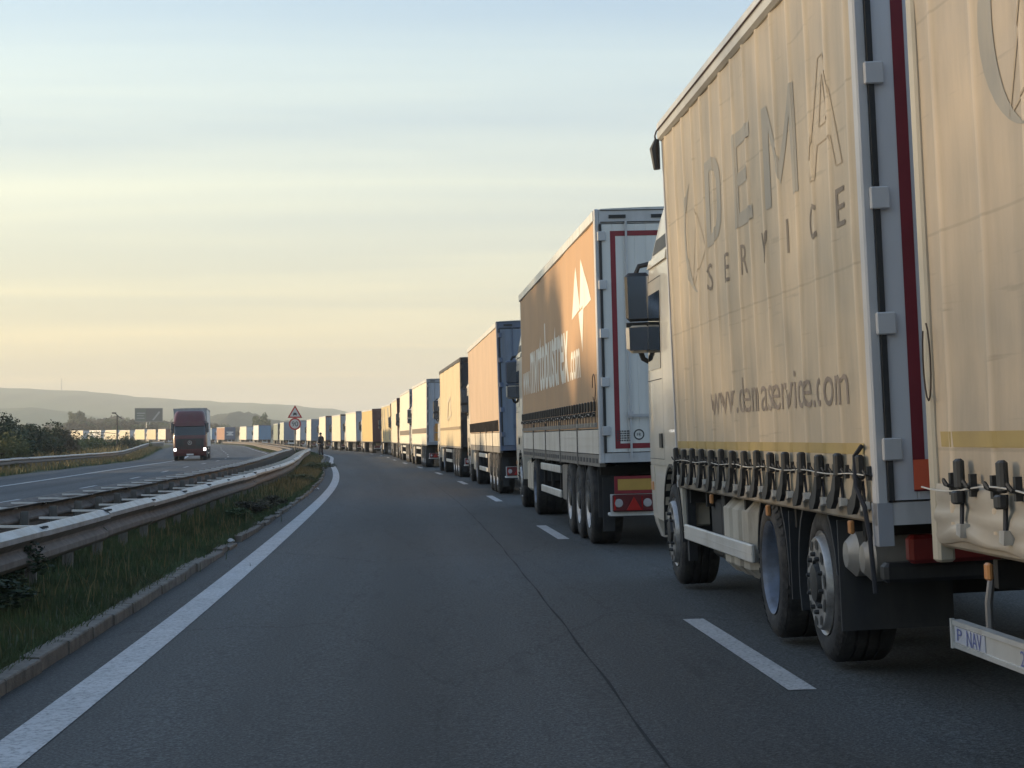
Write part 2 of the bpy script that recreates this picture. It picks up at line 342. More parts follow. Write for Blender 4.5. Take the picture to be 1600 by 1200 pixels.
strip('road', [-.62, 0, 1.5, 3.85, 6, 8.2, 11.2], -60, 900, M_ASPH)
strip('opposite_road', [-15.6, -12, -8, -3.9], -60, 900, M_ASPH2, zf=lambda u, s: -.004)
def med(u, s):
    e = 1 - abs((u + 2.25) / 1.65) ** 4
    return -.012 + .13 * max(0, e) + .03 * fbm(u * 2, s * .6, 2) * max(0, e)
strip('median_verge', [-3.92, -3.6, -3.2, -2.8, -2.3, -1.8, -1.4, -1.0, -.7, -.58], -60, 900, M_SOIL, ds=1.0, zf=med)
strip('left_verge', [-60, -34, -26, -21.5, -19, -17, -16.2, -15.58], -60, 900, M_SOIL, ds=3.0,
      zf=lambda u, s: -.01 if u > -15.7 else (.02 + .06 * fbm(u, s * .3, 4) if u > -20 else (.05 - .3 + .2 * fbm(u * .3, s * .1, 5) if u > -25 else (.2 if u > -30 else (-.1 if u > -50 else -.2)))))
strip('right_verge', [11.15, 12, 14, 20, 34], -60, 900, M_SOIL, ds=4.0, zf=lambda u, s: -.01 if u < 11.3 else (.02 if u < 15 else (-.5 if u < 25 else -2.3)))

# markings
strip('edge_line', [-.12, .12], -20, 900, M_PAINT, ds=1.0, dz=.004)
strip('right_edge_line', [7.62, 7.84], -20, 900, M_PAINT, ds=2.0, dz=.004)
strip('opposite_inner_line', [-4.5, -4.35], -20, 900, M_PAINT, dz=.001)
strip('opposite_outer_line', [-12.1, -11.84], -20, 900, M_PAINT, dz=.001)
for k in range(0, 22):
    s0 = 10.2 + 15.3 * k - .1
    strip('lane_dash', [3.775, 3.925], s0, s0 + 4.1, M_PAINT, ds=1.0, dz=.004)
for k in range(0, 26):
    s0 = 3 + 15.3 * k
    strip('lane_dash', [-8.3, -8.15], s0, s0 + 4, M_PAINT, ds=1.0, dz=.001)
vs = []; fs = []
for i, s in enumerate(np.arange(4, 70, .35)):
    u = 2.78 + .015 * math.sin(s * .21) + .006 * math.sin(s * 1.9) + .2 * min(1, s / 25.)
    hw = .006 + .003 * math.sin(s * 3.1); vs += [P(s, u - hw, .003), P(s, u + hw, .003)]
    if i: fs.append((2 * i - 2, 2 * i - 1, 2 * i + 1, 2 * i))
me = bpy.data.meshes.new('tar_seam'); me.from_pydata(vs, [], fs); me.materials.append(M_TAR); tag(link('tar_seam', me), kind='structure')

# kerb, stone by stone
kerb = tag(link('kerb', None), kind='structure')
def kerb_stone(s0, s1, tilt, sink, out_):
    m = MB(); prof = [(-.13, -.05), (.0, -.05), (-.004, .082), (-.012, .092), (-.13, .098)]
    vs = []
    for s in (s0 + .012, s1 - .012):
        for (du, dz) in prof: vs.append(P(s, -.46 + du + out_ + tilt * (s - s0), dz - sink))
    n = len(prof); fs = [tuple(range(n)), tuple(range(2 * n - 1, n - 1, -1))] + [(i, n + i, n + (i + 1) % n, (i + 1) % n) for i in range(n)]
    m.add(vs, fs); return m
rk = random.Random(5)
for i in range(95):
    s = -2 + i * 1.0
    if 22.5 < s < 26.5 and rk.random() < .5: continue
    broken = s > 21
    m = kerb_stone(s, s + 1, rk.uniform(-.012, .012) * (2 if broken else 1), rk.uniform(0, .012) + (rk.uniform(0, .05) if broken else 0), rk.uniform(-.008, .008))
    link('kerb_stone', m.mesh('kerb_stone', M_KERB), kerb)
m = MB()
for i in range(200):
    s = 93 + i * 2.0; k = kerb_stone(s, s + 2, 0, .02, 0); m.add(k.v, k.f)
o = link('kerb_run', m.mesh('kerb_run', M_KERB), kerb); o['kind'] = 'stuff'

# ------------------------------------------------------------------ hills and horizon
def ridge(name, xs, tops, y0, depth, mat, seed, rough, base=-3):
    """terrain rising to a ridge line at distance y0; xs in photo columns, tops in metres"""
    vs = []; fs = []; cols = np.linspace(xs[0], xs[-1], 240); rows = 9
    for j in range(rows + 4):
        t = min(1.0, j / rows); back = max(0, j - rows)
        for c in cols:
            top = np.interp(c, xs, tops); y = y0 - depth * (1 - t) + back * depth * .4
            hgt = top * (math.sin(t * math.pi / 2) ** 1.5) * (1 - .3 * back)
            X = (c - 800) / 3050 * y0 * (1 - .12 * (1 - t))
            n_ = rough * (fbm(c * .055, j * .8, seed) + .6 * fbm(c * .31, j * 1.1, seed + 3)) * t
            vs.append((X, y, max(base, base + hgt + n_)))
    n = len(cols)
    for j in range(rows + 3):
        for i in range(n - 1): a = j * n + i; fs.append((a, a + 1, a + n + 1, a + n))
    me = bpy.data.meshes.new(name); me.from_pydata(vs, [], fs); me.materials.append(mat); me.shade_smooth()
    return tag(link(name, me), kind='structure')
M_HILL = mk('hill_cover', (.075, .125, .035), 1, var=.3, scale=.004, dirt=.6, dcol=(.05, .06, .03), dstretch=(1, 1, 1), dscale=.008)
M_HILL2 = mk('hill_wood', (.045, .06, .03), 1, var=.4, scale=.03)
D1 = 3600.
def topm(y, D): return (685 - y) / 3050 * D + CAM_H + 3
ridge('far_hill', [-1400, -700, 0, 100, 160, 250, 325, 400, 460, 520, 600, 700, 900, 1300],
      [topm(v, D1) for v in (640, 612, 606, 611, 614, 623, 628, 631, 634, 640, 653, 662, 670, 680)], D1, 1500, M_HILL, 2, 1.5)
ridge('wooded_mound', [250, 320, 345, 375, 400, 425, 470, 540, 640],
      [topm(v, 1500.) for v in (670, 656, 648, 643, 649, 655, 661, 668, 684)], 1500., 320, M_HILL2, 5, .8)
ridge('low_hill', [-900, -300, 0, 60, 120, 200, 300],
      [topm(v, 2400.) for v in (640, 632, 640, 637, 646, 664, 676)], 2400., 700, M_HILL, 9, 1.0)

# ------------------------------------------------------------------ lorries
CACHE = {}
def cached(key, fn):
    if key not in CACHE: CACHE[key] = fn()
    return CACHE[key]

def tyre_mesh(Rr, W, seg):
    def f():
        m = MB(); g = .012; pr = [(.03, .285), (.004, .31), (-.008, Rr - .11), (.0, Rr - .06), (.018, Rr - .022), (.04, Rr - .004)]
        k = 4
        for i in range(k):
            a = .04 + (W - .08) * i / k; b = .04 + (W - .08) * (i + 1) / k
            pr += [(a + .006, Rr), (b - .012, Rr)] + ([(b - .008, Rr - g), (b + .002, Rr - g)] if i < k - 1 and seg > 16 else [])
        pr += [(W - .04, Rr - .004), (W - .018, Rr - .022), (W, Rr - .06), (W + .008, Rr - .11), (W - .004, .31), (W - .03, .285)]
        m.lathe(pr, seg)
        if seg > 24:      # raised sidewall ring and tread blocks' shoulder lugs
            for i in range(40):
                a = 2 * math.pi * i / 40; c, s_ = math.cos(a), math.sin(a); c2, s2 = math.cos(a + .09), math.sin(a + .09)
                r0, r1 = Rr - .045, Rr - .006
                m.add([(-.003, r0 * c, r0 * s_), (.022, r1 * c, r1 * s_), (.022, r1 * c2, r1 * s2), (-.003, r0 * c2, r0 * s2)], [(0, 1, 2, 3)])
        return m.mesh('tyre', M_RUB, 40)
    return cached(('tyre', Rr, W, seg), f)
def rim_mesh(kind, seg, det):
    def f():
        m = MB()
        if kind == 'trailer': pr, hb = [(.035, .288), (-.002, .30), (.012, .288), (.03, .27), (.06, .265), (.075, .25), (.070, .20), (.062, .135)], [(.062, .135), (.03, .125), (.0, .11), (-.008, .08), (-.008, 0)]
        elif kind == 'front': pr, hb = [(.035, .288), (-.002, .30), (.010, .288), (.012, .275), (-.022, .268), (-.034, .258), (-.036, .20), (-.036, .142)], [(-.036, .142), (-.02, .135), (-.02, .115), (-.055, .105), (-.062, .06), (-.062, 0)]
        else: pr, hb = [(.035, .288), (-.002, .30), (.012, .288), (.03, .275), (.13, .27), (.175, .25), (.18, .14)], [(.18, .14), (.12, .13), (.11, .06), (.11, 0)]
        m.lathe(pr, seg); m.lathe(hb, seg, mi=1)
        if det:
            ax = {'trailer': .066, 'front': -.036, 'drive': .178}[kind]; rh = .225 if kind == 'front' else .218; rb = .165
            for i in range(10):
                a = 2 * math.pi * i / 10; c, s_ = math.cos(a), math.sin(a); ho = .037 if kind == 'front' else .027
                vs = [(ax - .004, (rh + ho * .75 * math.cos(q)) * c - ho * 1.15 * math.sin(q) * s_, (rh + ho * .75 * math.cos(q)) * s_ + ho * 1.15 * math.sin(q) * c) for q in np.linspace(0, 2 * math.pi, 10, endpoint=False)]
                m.add(vs, [tuple(range(9, -1, -1))], 1)
                a += math.pi / 10; c, s_ = math.cos(a), math.sin(a)
                m.lathe([(ax - .026, 0), (ax - .026, .011), (ax - .014, .015), (ax + .005, .016)], 6, c=(0, rb * c, rb * s_), mi=1)
        return m.mesh('rim', [M_RIMD if kind == 'drive' else M_RIM, M_BOLT], 35)
    return cached(('rim', kind, seg, det), f)
def wheel(root, y, side, kind, lod, Rr=.5, W=.36, x=1.245, z=None):
    wh = link('wheel', None, root, loc=(side * x, y, z if z is not None else Rr), rot=(random.uniform(0, 6.28), 0, 0 if side < 0 else math.pi))
    wh.rotation_euler = (0, 0, 0 if side < 0 else math.pi)
    seg = (40, 22, 14, 10)[lod]
    a = random.uniform(0, 6)
    link('tyre', tyre_mesh(Rr, W, seg), wh, rot=(a, 0, 0)); link('rim', rim_mesh(kind, seg, lod <= 1), wh, rot=(a, 0, 0))
    return wh

def disp(y, z, pitch, sd, straps=True):
    """how far the curtain stands out at (y, z)"""
    k = y / pitch; fr = k - math.floor(k); d = abs(fr - .5) * pitch
    r = .009 * max(0., min(1., (.032 - d) / .012)) if straps else 0
    bill = -.007 * math.sin(math.pi * ((fr + .5) % 1.0)) if straps else 0
    tuck = .010 * math.exp(-((z - 1.0) / .12) ** 2) * math.sin(y * 9 + sd)
    seam = .003 if (z - 2.25) % .95 < .05 else 0
    return r + bill + .006 * fbm(y * .9, z * .7, sd) + tuck + seam
GRID = {}
def curtain_mesh(name, y0, y1, z0, z1, pitch, sd, mat, lod, side=-1, band=None, straps=True):
    if lod == 0:
        ys = {y0, y1}
        k = math.floor(y0 / pitch) - 1
        while (k + .5) * pitch < y1 + pitch:
            c = (k + .5) * pitch
            for d in (-.033, -.021, .021, .033, .1, .18, pitch / 2, pitch - .18, pitch - .1): ys.add(c + d)
            k += 1
        ys = sorted(y for y in ys if y0 <= y <= y1); zs = [z0, z0 + .04, z0 + .09, z0 + .14, z0 + .2, z0 + .3] + list(np.arange(z0 + .42, z1 - .02, .11)) + [z1]
    elif lod == 1: ys = np.linspace(y0, y1, 44); zs = np.linspace(z0, z1, 7)
    else: ys = np.linspace(y0, y1, 14); zs = np.linspace(z0, z1, 4)
    if lod == 0 and side < 0: GRID[(round(pitch, 3), sd)] = (list(map(float, ys)), list(map(float, zs)))
    vs = []; fs = []; n = len(zs); ms = []
    for y in ys:
        for z in zs: vs.append((side * (1.262 + (disp(y, z, pitch, sd, straps) if lod == 0 else .012 * fbm(y * 1.1, z * .7, sd))), y, z))
    for i in range(len(ys) - 1):
        for j in range(n - 1):
            a = i * n + j; q = (a, a + n, a + n + 1, a + 1); fs.append(q if side > 0 else q[::-1])
    me = bpy.data.meshes.new(name); me.from_pydata(vs, [], fs); me.materials.append(mat)
    me.shade_smooth(); return me

def text_mesh(txt, size=1.0, bold=0.):
    cu = bpy.data.curves.new('t', 'FONT'); cu.body = txt; cu.size = size; cu.resolution_u = 3; cu.offset = bold
    o = bpy.data.objects.new('t', cu); COL.objects.link(o); dg = bpy.context.evaluated_depsgraph_get()
    me = bpy.data.meshes.new_from_object(o.evaluated_get(dg)); bpy.data.objects.remove(o); bpy.data.curves.remove(cu)
    return me
def fit_text(txt, w, h, poly=None, bold=0.):
    """bmesh of flat text scaled to the box 0..w, 0..h"""
    bm = bmesh.new()
    if poly is None:
        me = text_mesh(txt, bold=bold); bm.from_mesh(me); bpy.data.meshes.remove(me)
    else:
        for pl in poly:
            bm.faces.new([bm.verts.new((a, b, 0)) for a, b in pl])
    xs = [v.co.x for v in bm.verts]; ys = [v.co.y for v in bm.verts]; x0, x1, y0, y1 = min(xs), max(xs), min(ys), max(ys)
    if poly is not None: x0 = y0 = 0; x1 = y1 = 1
    for v in bm.verts: v.co.x = (v.co.x - x0) / (x1 - x0) * w; v.co.y = (v.co.y - y0) / (y1 - y0) * h
    return bm
def side_print(root, name, txt, ya, yb, z0, z1, mat, dfn=None, poly=None, label=None, slant=0):
    """print on the left side; reads from ya (towards the front) to yb (towards the rear)"""
    bm = fit_text(txt, ya - yb, z1 - z0, poly, .022 if mat is PRINT_W else 0.)
    if dfn:
        gy_, gz_ = GRID[dfn.key]
        for gyv in gy_:
            if yb < gyv < ya: bmesh.ops.bisect_plane(bm, geom=bm.verts[:] + bm.edges[:] + bm.faces[:], plane_co=(ya - gyv, 0, 0), plane_no=(1, 0, 0))
        for gzv in gz_:
            if z0 < gzv < z1: bmesh.ops.bisect_plane(bm, geom=bm.verts[:] + bm.edges[:] + bm.faces[:], plane_co=(0, gzv - z0, 0), plane_no=(0, 1, 0))
        def lin(y, z):
            i = max(1, min(len(gy_) - 1, int(np.searchsorted(gy_, y)))); j = max(1, min(len(gz_) - 1, int(np.searchsorted(gz_, z))))
            a, b_ = (y - gy_[i - 1]) / (gy_[i] - gy_[i - 1]), (z - gz_[j - 1]) / (gz_[j] - gz_[j - 1])
            return (1 - a) * (1 - b_) * dfn(gy_[i - 1], gz_[j - 1]) + a * (1 - b_) * dfn(gy_[i], gz_[j - 1]) + (1 - a) * b_ * dfn(gy_[i - 1], gz_[j]) + a * b_ * dfn(gy_[i], gz_[j])
    for v in bm.verts:
        y = ya - v.co.x; z = z0 + v.co.y
        v.co = (-(1.262 + (lin(y, z) if dfn else .012) + .003), y, z)
    me = bpy.data.meshes.new(name); bm.to_mesh(me); bm.free(); me.materials.append(mat)
    o = link(name, me, root)
    if label: o['label'] = label
    return o
def rear_print(root, name, txt, xa, xb, z0, z1, y, mat, poly=None):
    bm = fit_text(txt, xb - xa, z1 - z0, poly)
    for v in bm.verts: v.co = (xa + v.co.x, y, z0 + v.co.y)
    me = bpy.data.meshes.new(name); bm.to_mesh(me); bm.free(); me.materials.append(mat)
    return link(name, me, root)

def buckle_mesh(h, kind):
    """over-centre curtain buckle with its webbing tail and hook; origin at the top of the buckle"""
    def f():
        m = MB()
        m.rbox(-.042 if kind == 'lever' else -.030, .0, -.032, .032, -.125, .0, .010)                                   # body
        m.prism([(-.022, -.13), (.022, -.13), (.017, -h * .55), (-.017, -h * .55)], -.014, -.004, 'x', 1)
        if kind == 'lever': m.prism([(-.025, -.12), (.025, -.12), (.012, -.19), (-.03, -.255), (-.09, -.30), (-.17, -.305), (-.185, -.27), (-.15, -.235), (-.08, -.20)], -.046, -.018, 'x')
        else: m.rbox(-.045, -.01, -.033, .028, -.185, -.13, .008)
        m.prism([(-.014, -h * .55), (.020, -h * .55), (.040, -h * .9), (.012, -h * .9)], -.012, -.004, 'x', 1)
        m.prism([(-.012, -h * .86), (.045, -h * .86), (.050, -h), (.0, -h - .012)], -.024, .012, 'x', 2)
        return m.mesh('strap_buckle', [M_BLK, M_WEB, M_ALU])
    return cached(('buckle', h, kind), f)

# -------- the cab: one skin surface, parts cut from it by position
class Skin:
    def __init__(s, yr, yf, roof, slope=1.0):
        s.yr = yr; s.k = slope
        s.z = [.30, .42, .60, 1.1, 1.75, 2.70, 2.85, roof - .45, roof - .15, roof]
        s.fy = [yf - .16, yf - .04, yf, yf + .02, yf - .02, yf - .25 * slope, yf - .32 * slope, yf - .75 * slope, yf - 1.1 * slope, yf - 1.35 * slope]
        s.w = [1.16, 1.22, 1.245, 1.25, 1.245, 1.235, 1.23, 1.17, 1.10, .98]
        s.rc = [.22, .24, .25, .25, .26, .28, .28, .32, .34, .34]
    def S(s, t, z, off=0.):
        fy = np.interp(z, s.z, s.fy); w_ = np.interp(z, s.z, s.w); rc = np.interp(z, s.z, s.rc)
        flip = 1
        if t > 2: t = 4 - t; flip = -1
        bow = .06
        if t <= 1: x = -w_; y = s.yr + (fy - rc - s.yr) * t; nx, ny = -1, 0
        elif t <= 1.5:
            a = (t - 1) * math.pi; x = -w_ + rc - rc * math.cos(a); y = fy - rc + rc * math.sin(a); nx, ny = -math.cos(a), math.sin(a)
        else:
            q = (t - 1.5) / .5; x = (-w_ + rc) * (1 - q); y = fy + bow * (1 - (1 - q) ** 2); nx, ny = 0, 1
        return (flip * (x + nx * off), y + ny * off, z)
    def patch(s, name, parent, mat, t0, t1, z0, z1, off, nt_=8, nz=6, smooth=40, thick=0., close=False, tops=None):
        ts = np.linspace(t0, t1, nt_ + 1); zs = np.linspace(z0, z1, nz + 1); vs = []; fs = []
        if tops: ts = tops
        for z in zs:
            for t in ts: vs.append(s.S(t, z, off))
        n = len(ts)
        for j in range(len(zs) - 1):
            for i in range(n - 1): a = j * n + i; fs.append((a, a + n, a + n + 1, a + 1))
        if thick:
            o_ = len(vs)
            for z in zs:
                for t in ts: vs.append(s.S(t, z, off - thick))
            nz_ = len(zs)
            for j in range(nz_ - 1):
                a = j * n; fs.append((a, o_ + a, o_ + a + n, a + n)); a = j * n + n - 1; fs.append((a + n, o_ + a + n, o_ + a, a))
            for i in range(n - 1):
                fs.append((i + 1, o_ + i + 1, o_ + i, i)); a = (nz_ - 1) * n + i; fs.append((a, o_ + a, o_ + a + 1, a + 1))
        me = bpy.data.meshes.new(name); me.from_pydata(vs, [], fs); me.materials.append(mat)
        if smooth: me.shade_smooth(); me.set_sharp_from_angle(angle=R(smooth))
        return link(name, me, parent)

def cab(root, yr, yf, ya, col, lod, roof=3.75, Rr=.5, mirror_col=None, lit=False, front='plain', slope=1.0, twin=True):
    mat = col; sk = Skin(yr, yf, roof, slope)
    ts = list(np.linspace(0, 1, 5)) + list(np.linspace(1, 1.5, 6))[1:] + list(np.linspace(1.5, 2.5, 9))[1:] + list(np.linspace(2.5, 3, 6))[1:] + list(np.linspace(3, 4, 5))[1:]
    # body
    vs = []; fs = []; n = len(ts); zs = [1.04, 1.3, 1.75, 2.2, 2.7, 2.85, 3.1, roof - .45, roof - .28, roof - .15, roof - .05, roof]
    for z in zs:
        for t in ts: vs.append(sk.S(t, z))
    for j in range(len(zs) - 1):
        for i in range(n): i2 = (i + 1) % n; fs.append((j * n + i, j * n + n + i, j * n + n + i2, j * n + i2))
    fs.append(tuple(range(n))); fs.append(tuple((len(zs) - 1) * n + i for i in reversed(range(n))))
    m = MB(); m.add(vs, fs)
    for sd in (-1, 1):                                       # lower side with wheel arch
        arc = [(ya + .57 * math.cos(a), Rr + .57 * math.sin(a)) for a in np.linspace(0.1, math.pi - .1, 12)]
        pl = [(yr, 1.04), (yf - .22, 1.04), (yf - .22, .55)] + arc + [(yr if yr < ya - .6 else ya - .62, .55)]
        if yr > ya - .6: pl = [(ya - .62, 1.04)] + pl[1:]
        m.prism(pl[::-1], sd * 1.243, sd * 1.02, 'x')
    link('cab_body', m.mesh('cab_body', mat, 35), root)
    sk.patch('bumper', root, mat if front == 'plain' else M_BLK, .86, 3.14, .36, 1.03, .003, 26, 5, thick=.1)
    if lod <= 2:
        sk.patch('windscreen', root, M_GLASS, 1.22, 2.78, 1.92, 2.80, .006, 20, 4)
        sk.patch('grille', root, M_BLK, 1.45, 2.55, .90, 1.66, .008, 12, 2)
    for sd in (0, 1):
        def tt(a, b): return (a, b) if sd == 0 else (4 - b, 4 - a)
        t0, t1 = tt(.46, .97); sk.patch('side_window', root, M_GLASS, t0, t1, 1.92, 2.62, .005, 4, 3)
        if lod <= 1:
            t0, t1 = tt(.42, 1.02)
            for (za, zb, ta, tb) in ((1.10, 2.74, .415, .42), (1.10, 2.74, 1.02, 1.03), (1.095, 1.10, .415, 1.03), (1.82, 1.828, .43, 1.02), (2.74, 2.747, .415, 1.03)):
                q = tt(ta, tb); sk.patch('door_seam', root, M_INK, q[0], q[1], za, zb, .003, 1, 1)
            q = tt(.46, .56); h = sk.patch('door_handle', root, M_BLK, q[0], q[1], 1.20, 1.33, .014, 2, 2, thick=.01)
        q = tt(1.22, 1.47); sk.patch('headlight', root, mk('headlight_lit', (.9, .9, .9), .2, emis=((1, .97, .9), 2.5)) if lit else M_LCLR, q[0], q[1], .74, .95, .012, 5, 2, thick=.012)
        if lod <= 1:
            q = tt(.90, .99); sk.patch('side_marker', root, M_LORG, q[0], q[1], .80, .88, .012, 2, 1, thick=.01)
    # mirrors
    for sd in (-1, 1):
        ym = yf - .42
        mc = mirror_col or M_BLK
        g = link('mirror', None, root, loc=(sd * 1.32, ym, 2.45), rot=(R(6.5), 0, sd * R(4)))
        m = MB(); m.rbox(-.12, .12, 0, .14, -.06, .40, .035); m.rbox(-.125, .12, -.0, .15, -.36, -.08, .045, 1); m.box(-.12 * 1, .12, .03, .12, -.11, -.07)
        link('mirror_housing', m.mesh('mirror_housing', [mc, mc if mat is not K_WHT or lod else mat], 40), g)
        m = MB(); m.box(-.098, .098, -.006, .002, -.03, .37); m.box(-.098, .098, -.006, .002, -.33, -.11)
        link('mirror_pane', m.mesh('mirror_pane', M_MIRROR), g)
        m = MB(); m.tube([(sd * .02, .08, .37), (-sd * .02, .08, .46), (-sd * .24, .10, .50)], .026, 6); link('mirror_arm', m.mesh('mirror_arm', M_BLK, 40), g); m = MB(); m.tube([(0, .08, -.33), (-sd * .03, .09, -.42), (-sd * .10, .10, -.46), (-sd * .24, .11, -.47)], .026, 6)
        link('mirror_arm', m.mesh('mirror_arm', M_BLK, 40), g)
    if lod <= 1 or lit:
        m = MB(); vs = []
        sk2 = sk.patch('sun_visor', root, M_GLASS if not lit else mat, 1.35, 2.65, 2.62, 2.86, .10, 14, 2, thick=.02)
    if lod <= 1:
        # gutter line over the door and roof-side vent of the high cab
        for q in ((.1, 1.0), (3.0, 3.9)): sk.patch('roof_gutter', root, mat, q[0], q[1], 2.86, 2.93, .022, 5, 1, thick=.03)
        for q in ((.15, .95), (3.05, 3.85)): sk.patch('side_vent', root, M_BLK, q[0], q[1], 2.97, 3.10, .004, 4, 1)
    # steps behind the bumper and front axle
    m = MB()
    for sd in (-1, 1):
        for k in range(2): m.box(sd * 1.02 - .16, sd * 1.02 + .16, yf - .85, yf - .35, .42 + .3 * k, .45 + .3 * k)
    link('cab_step', m.mesh('cab_step', M_BLK), root)
    for sd in (-1, 1):
        m = MB(); arcs = [(ya + r * math.cos(a), Rr + r * math.sin(a)) for r in (.57,) for a in np.linspace(-.1, math.pi + .1, 14)]
        arcs2 = [(ya + r * math.cos(a), Rr + r * math.sin(a)) for r in (.60,) for a in np.linspace(math.pi + .1, -.1, 14)]
        m.prism(arcs + arcs2, sd * 1.255, sd * .92, 'x')
        link('wheel_arch', m.mesh('wheel_arch', M_BLK, 30), root)
        wheel(root, ya, sd, 'front', lod, Rr, .33, x=1.235)
    return sk

# -------- things shared by trucks and trailers
def tail(root, lod, cfg):
    """underrun bar, lamps, marker plates; the rear faces -y"""
    lampz0, lampz1 = .44, .655
    m = MB(); m.rbox(-1.17, 1.17, .16, .28, .40, .44 + .0, .01); m.box(-1.15, 1.15, .14, .16, .40, lampz1 + .0)
    for sd in (-1, 1): m.box(sd * .45 - .05, sd * .45 + .05, .16, 1.0, .42, .98)
    link('rear_bumper', m.mesh('rear_bumper', cfg.get('bumper', M_WHITE)), root)
    for sd in (-1, 1):
        g = link('tail_lamp', None, root, loc=(sd * .88, .13, .55))
        m = MB(); m.rbox(-.25, .25, -.05, .0, -.10, .10, .012); link('lamp_housing', m.mesh('lamp_housing', mk('lamp_body' if lod < 9 else 'x', (.10, .012, .015), .35)), g)
        if lod <= 1:
            m = MB(); m.lathe([(-.062, 0), (-.060, .045), (-.045, .055)], 14, c=(-.18, 0, 0), axis='y'); m.lathe([(-.062, 0), (-.060, .045), (-.045, .055)], 14, c=(.16, 0, .0), axis='y')
            link('reverse_lens', m.mesh('reverse_lens', M_LCLR, 30), g)
            m = MB(); m.prism([(-.09, -.085), (.09, -.085), (0, .075)], -.066, -.05, 'y')
            link('triangle_reflector', m.mesh('triangle_reflector', mk('red_reflector', (.34, .015, .012), .3, var=.1)), g)
            m = MB(); m.box(-.235, -.215, -.058, -.05, -.08, .08); m.box(.09, .10, -.058, -.05, -.08, .08); link('brake_lens', m.mesh('brake_lens', M_LRED), g)
        if not cfg.get('plates'): pl = None
        else: m = MB(); m.box(-.24, .27, -.012, .0, .13, .335); pl = link('marker_plate', m.mesh('marker_plate', M_RED), root, loc=(sd * .86, .14, .53))
        if pl: m = MB(); m.box(-.20, .235, -.016, -.012, .17, .30); link('yellow_field', m.mesh('yellow_field', M_YEL), pl)
        m = MB(); m.box(-1.0, 1.0, .2, .23, 0, .32) if False else m.box(-.24, -.10, .3, .32, -.4, .25)
        link('mud_flap', m.mesh('mud_flap', M_FLAP), root, loc=(sd * .95, .3, .6))
    m = MB(); m.box(-.26, .26, .11, .125, .50, .62); link('number_plate', m.mesh('number_plate', M_WHITE), root)

def doors(root, cfg, lod, z0, z1):
    """rear frame, two doors with hinges, lock rods and tape"""
    fr, dc = cfg['frame'], cfg['door']
    m = MB()
    for sd in (-1, 1): m.rbox(min(sd * 1.275, sd * 1.215), max(sd * 1.275, sd * 1.215), 0, .10, z0 - .10, z1, .01)
    m.box(-1.215, 1.215, .003, .1, z1 - .17, z1 - .004); m.box(-1.215, 1.215, .003, .1, z0 - .09, z0 + .02)
    link('rear_frame', m.mesh('rear_frame', fr), root)
    if lod <= 1:
        m = MB(); m.box(-1.2, 1.2, -.006, .003, z1 - .02, z1 - .012); m.box(-1.2, 1.2, -.006, .003, z1 - .16, z1 - .15)
        for k in range(5): m.box(-1.1 + .5 * k, -.9 + .5 * k, -.008, .003, z1 - .11, z1 - .07)
        link('header_lamp_row', m.mesh('header_lamp_row', M_BLK), root)
    for sd in (-1, 1):
        x0, x1 = (-1.205, -.006) if sd < 0 else (.006, 1.205)
        m = MB()
        if lod <= 1:
            k = 9; pts = []
            for i in range(k):
                a = x0 + (x1 - x0) * i / k; b = x0 + (x1 - x0) * (i + 1) / k
                pts += [(a + .002, .004), (a + .006, .0), (b - .006, .0), (b - .002, .004)]
            pl = [(x0, .0)] + pts + [(x1, .0), (x1, .035), (x0, .035)]
            vs = [(x, y, z0 + .03) for x, y in pl] + [(x, y, z1 - .18) for x, y in pl]; n = len(pl)
            m.add(vs, [(i, (i + 1) % n, n + (i + 1) % n, n + i) for i in range(n)])
        else: m.box(x0, x1, 0, .03, z0 + .03, z1 - .18)
        d = link('rear_door', m.mesh('rear_door', dc), root)
        if lod <= 1:
            xo = sd * 1.22
            m = MB(); m.box(min(xo, xo - sd * .028), max(xo, xo - sd * .028), -.022, 0, z0 + .03, z1 - .18); link('rubber_seal', m.mesh('rubber_seal', M_BLK), d)
            nh = 5
            for i in range(nh):
                z = z0 + .28 + i * (z1 - z0 - .6) / (nh - 1)
                m = MB(); m.rbox(min(xo + sd * .02, xo - sd * .075), max(xo + sd * .02, xo - sd * .075), -.036, -.004, z - .055, z + .055, .006)
                link('hinge', m.mesh('hinge', fr), d)
        for xr in (.25, .75):
            if lod > 2: continue
            x = x0 + (x1 - x0) * xr
            m = MB(); m.tube([(x, -.03, z0 - .04), (x, -.03, z1 - .14)], .014, 6)
            m.box(x - .03, x + .03, -.045, 0, z0 + .42, z0 + .5); m.box(x - .012, x + .012 + .28, -.062, -.048, z0 + .44, z0 + .47)
            link('lock_rod', m.mesh('lock_rod', fr), d)
        tp = cfg.get('tape')
        if tp:
            xa, xb = (x0 + .115, x1 - .05) if sd < 0 else (x0 + .05, x1 - .115); za, zb = z0 + .07, z1 - .26; ww = .06
            m = MB()
            xx = xa if sd < 0 else xb - ww
            m.box(xx, xx + ww, -.003, .0, za, zb); xl, xh = (xx + ww, xb) if sd < 0 else (xa, xx)
            m.box(xl, xh, -.003, 0, za, za + ww); m.box(xl, xh, -.003, 0, zb - ww, zb)
            link('reflective_tape', m.mesh('reflective_tape', tp), d)

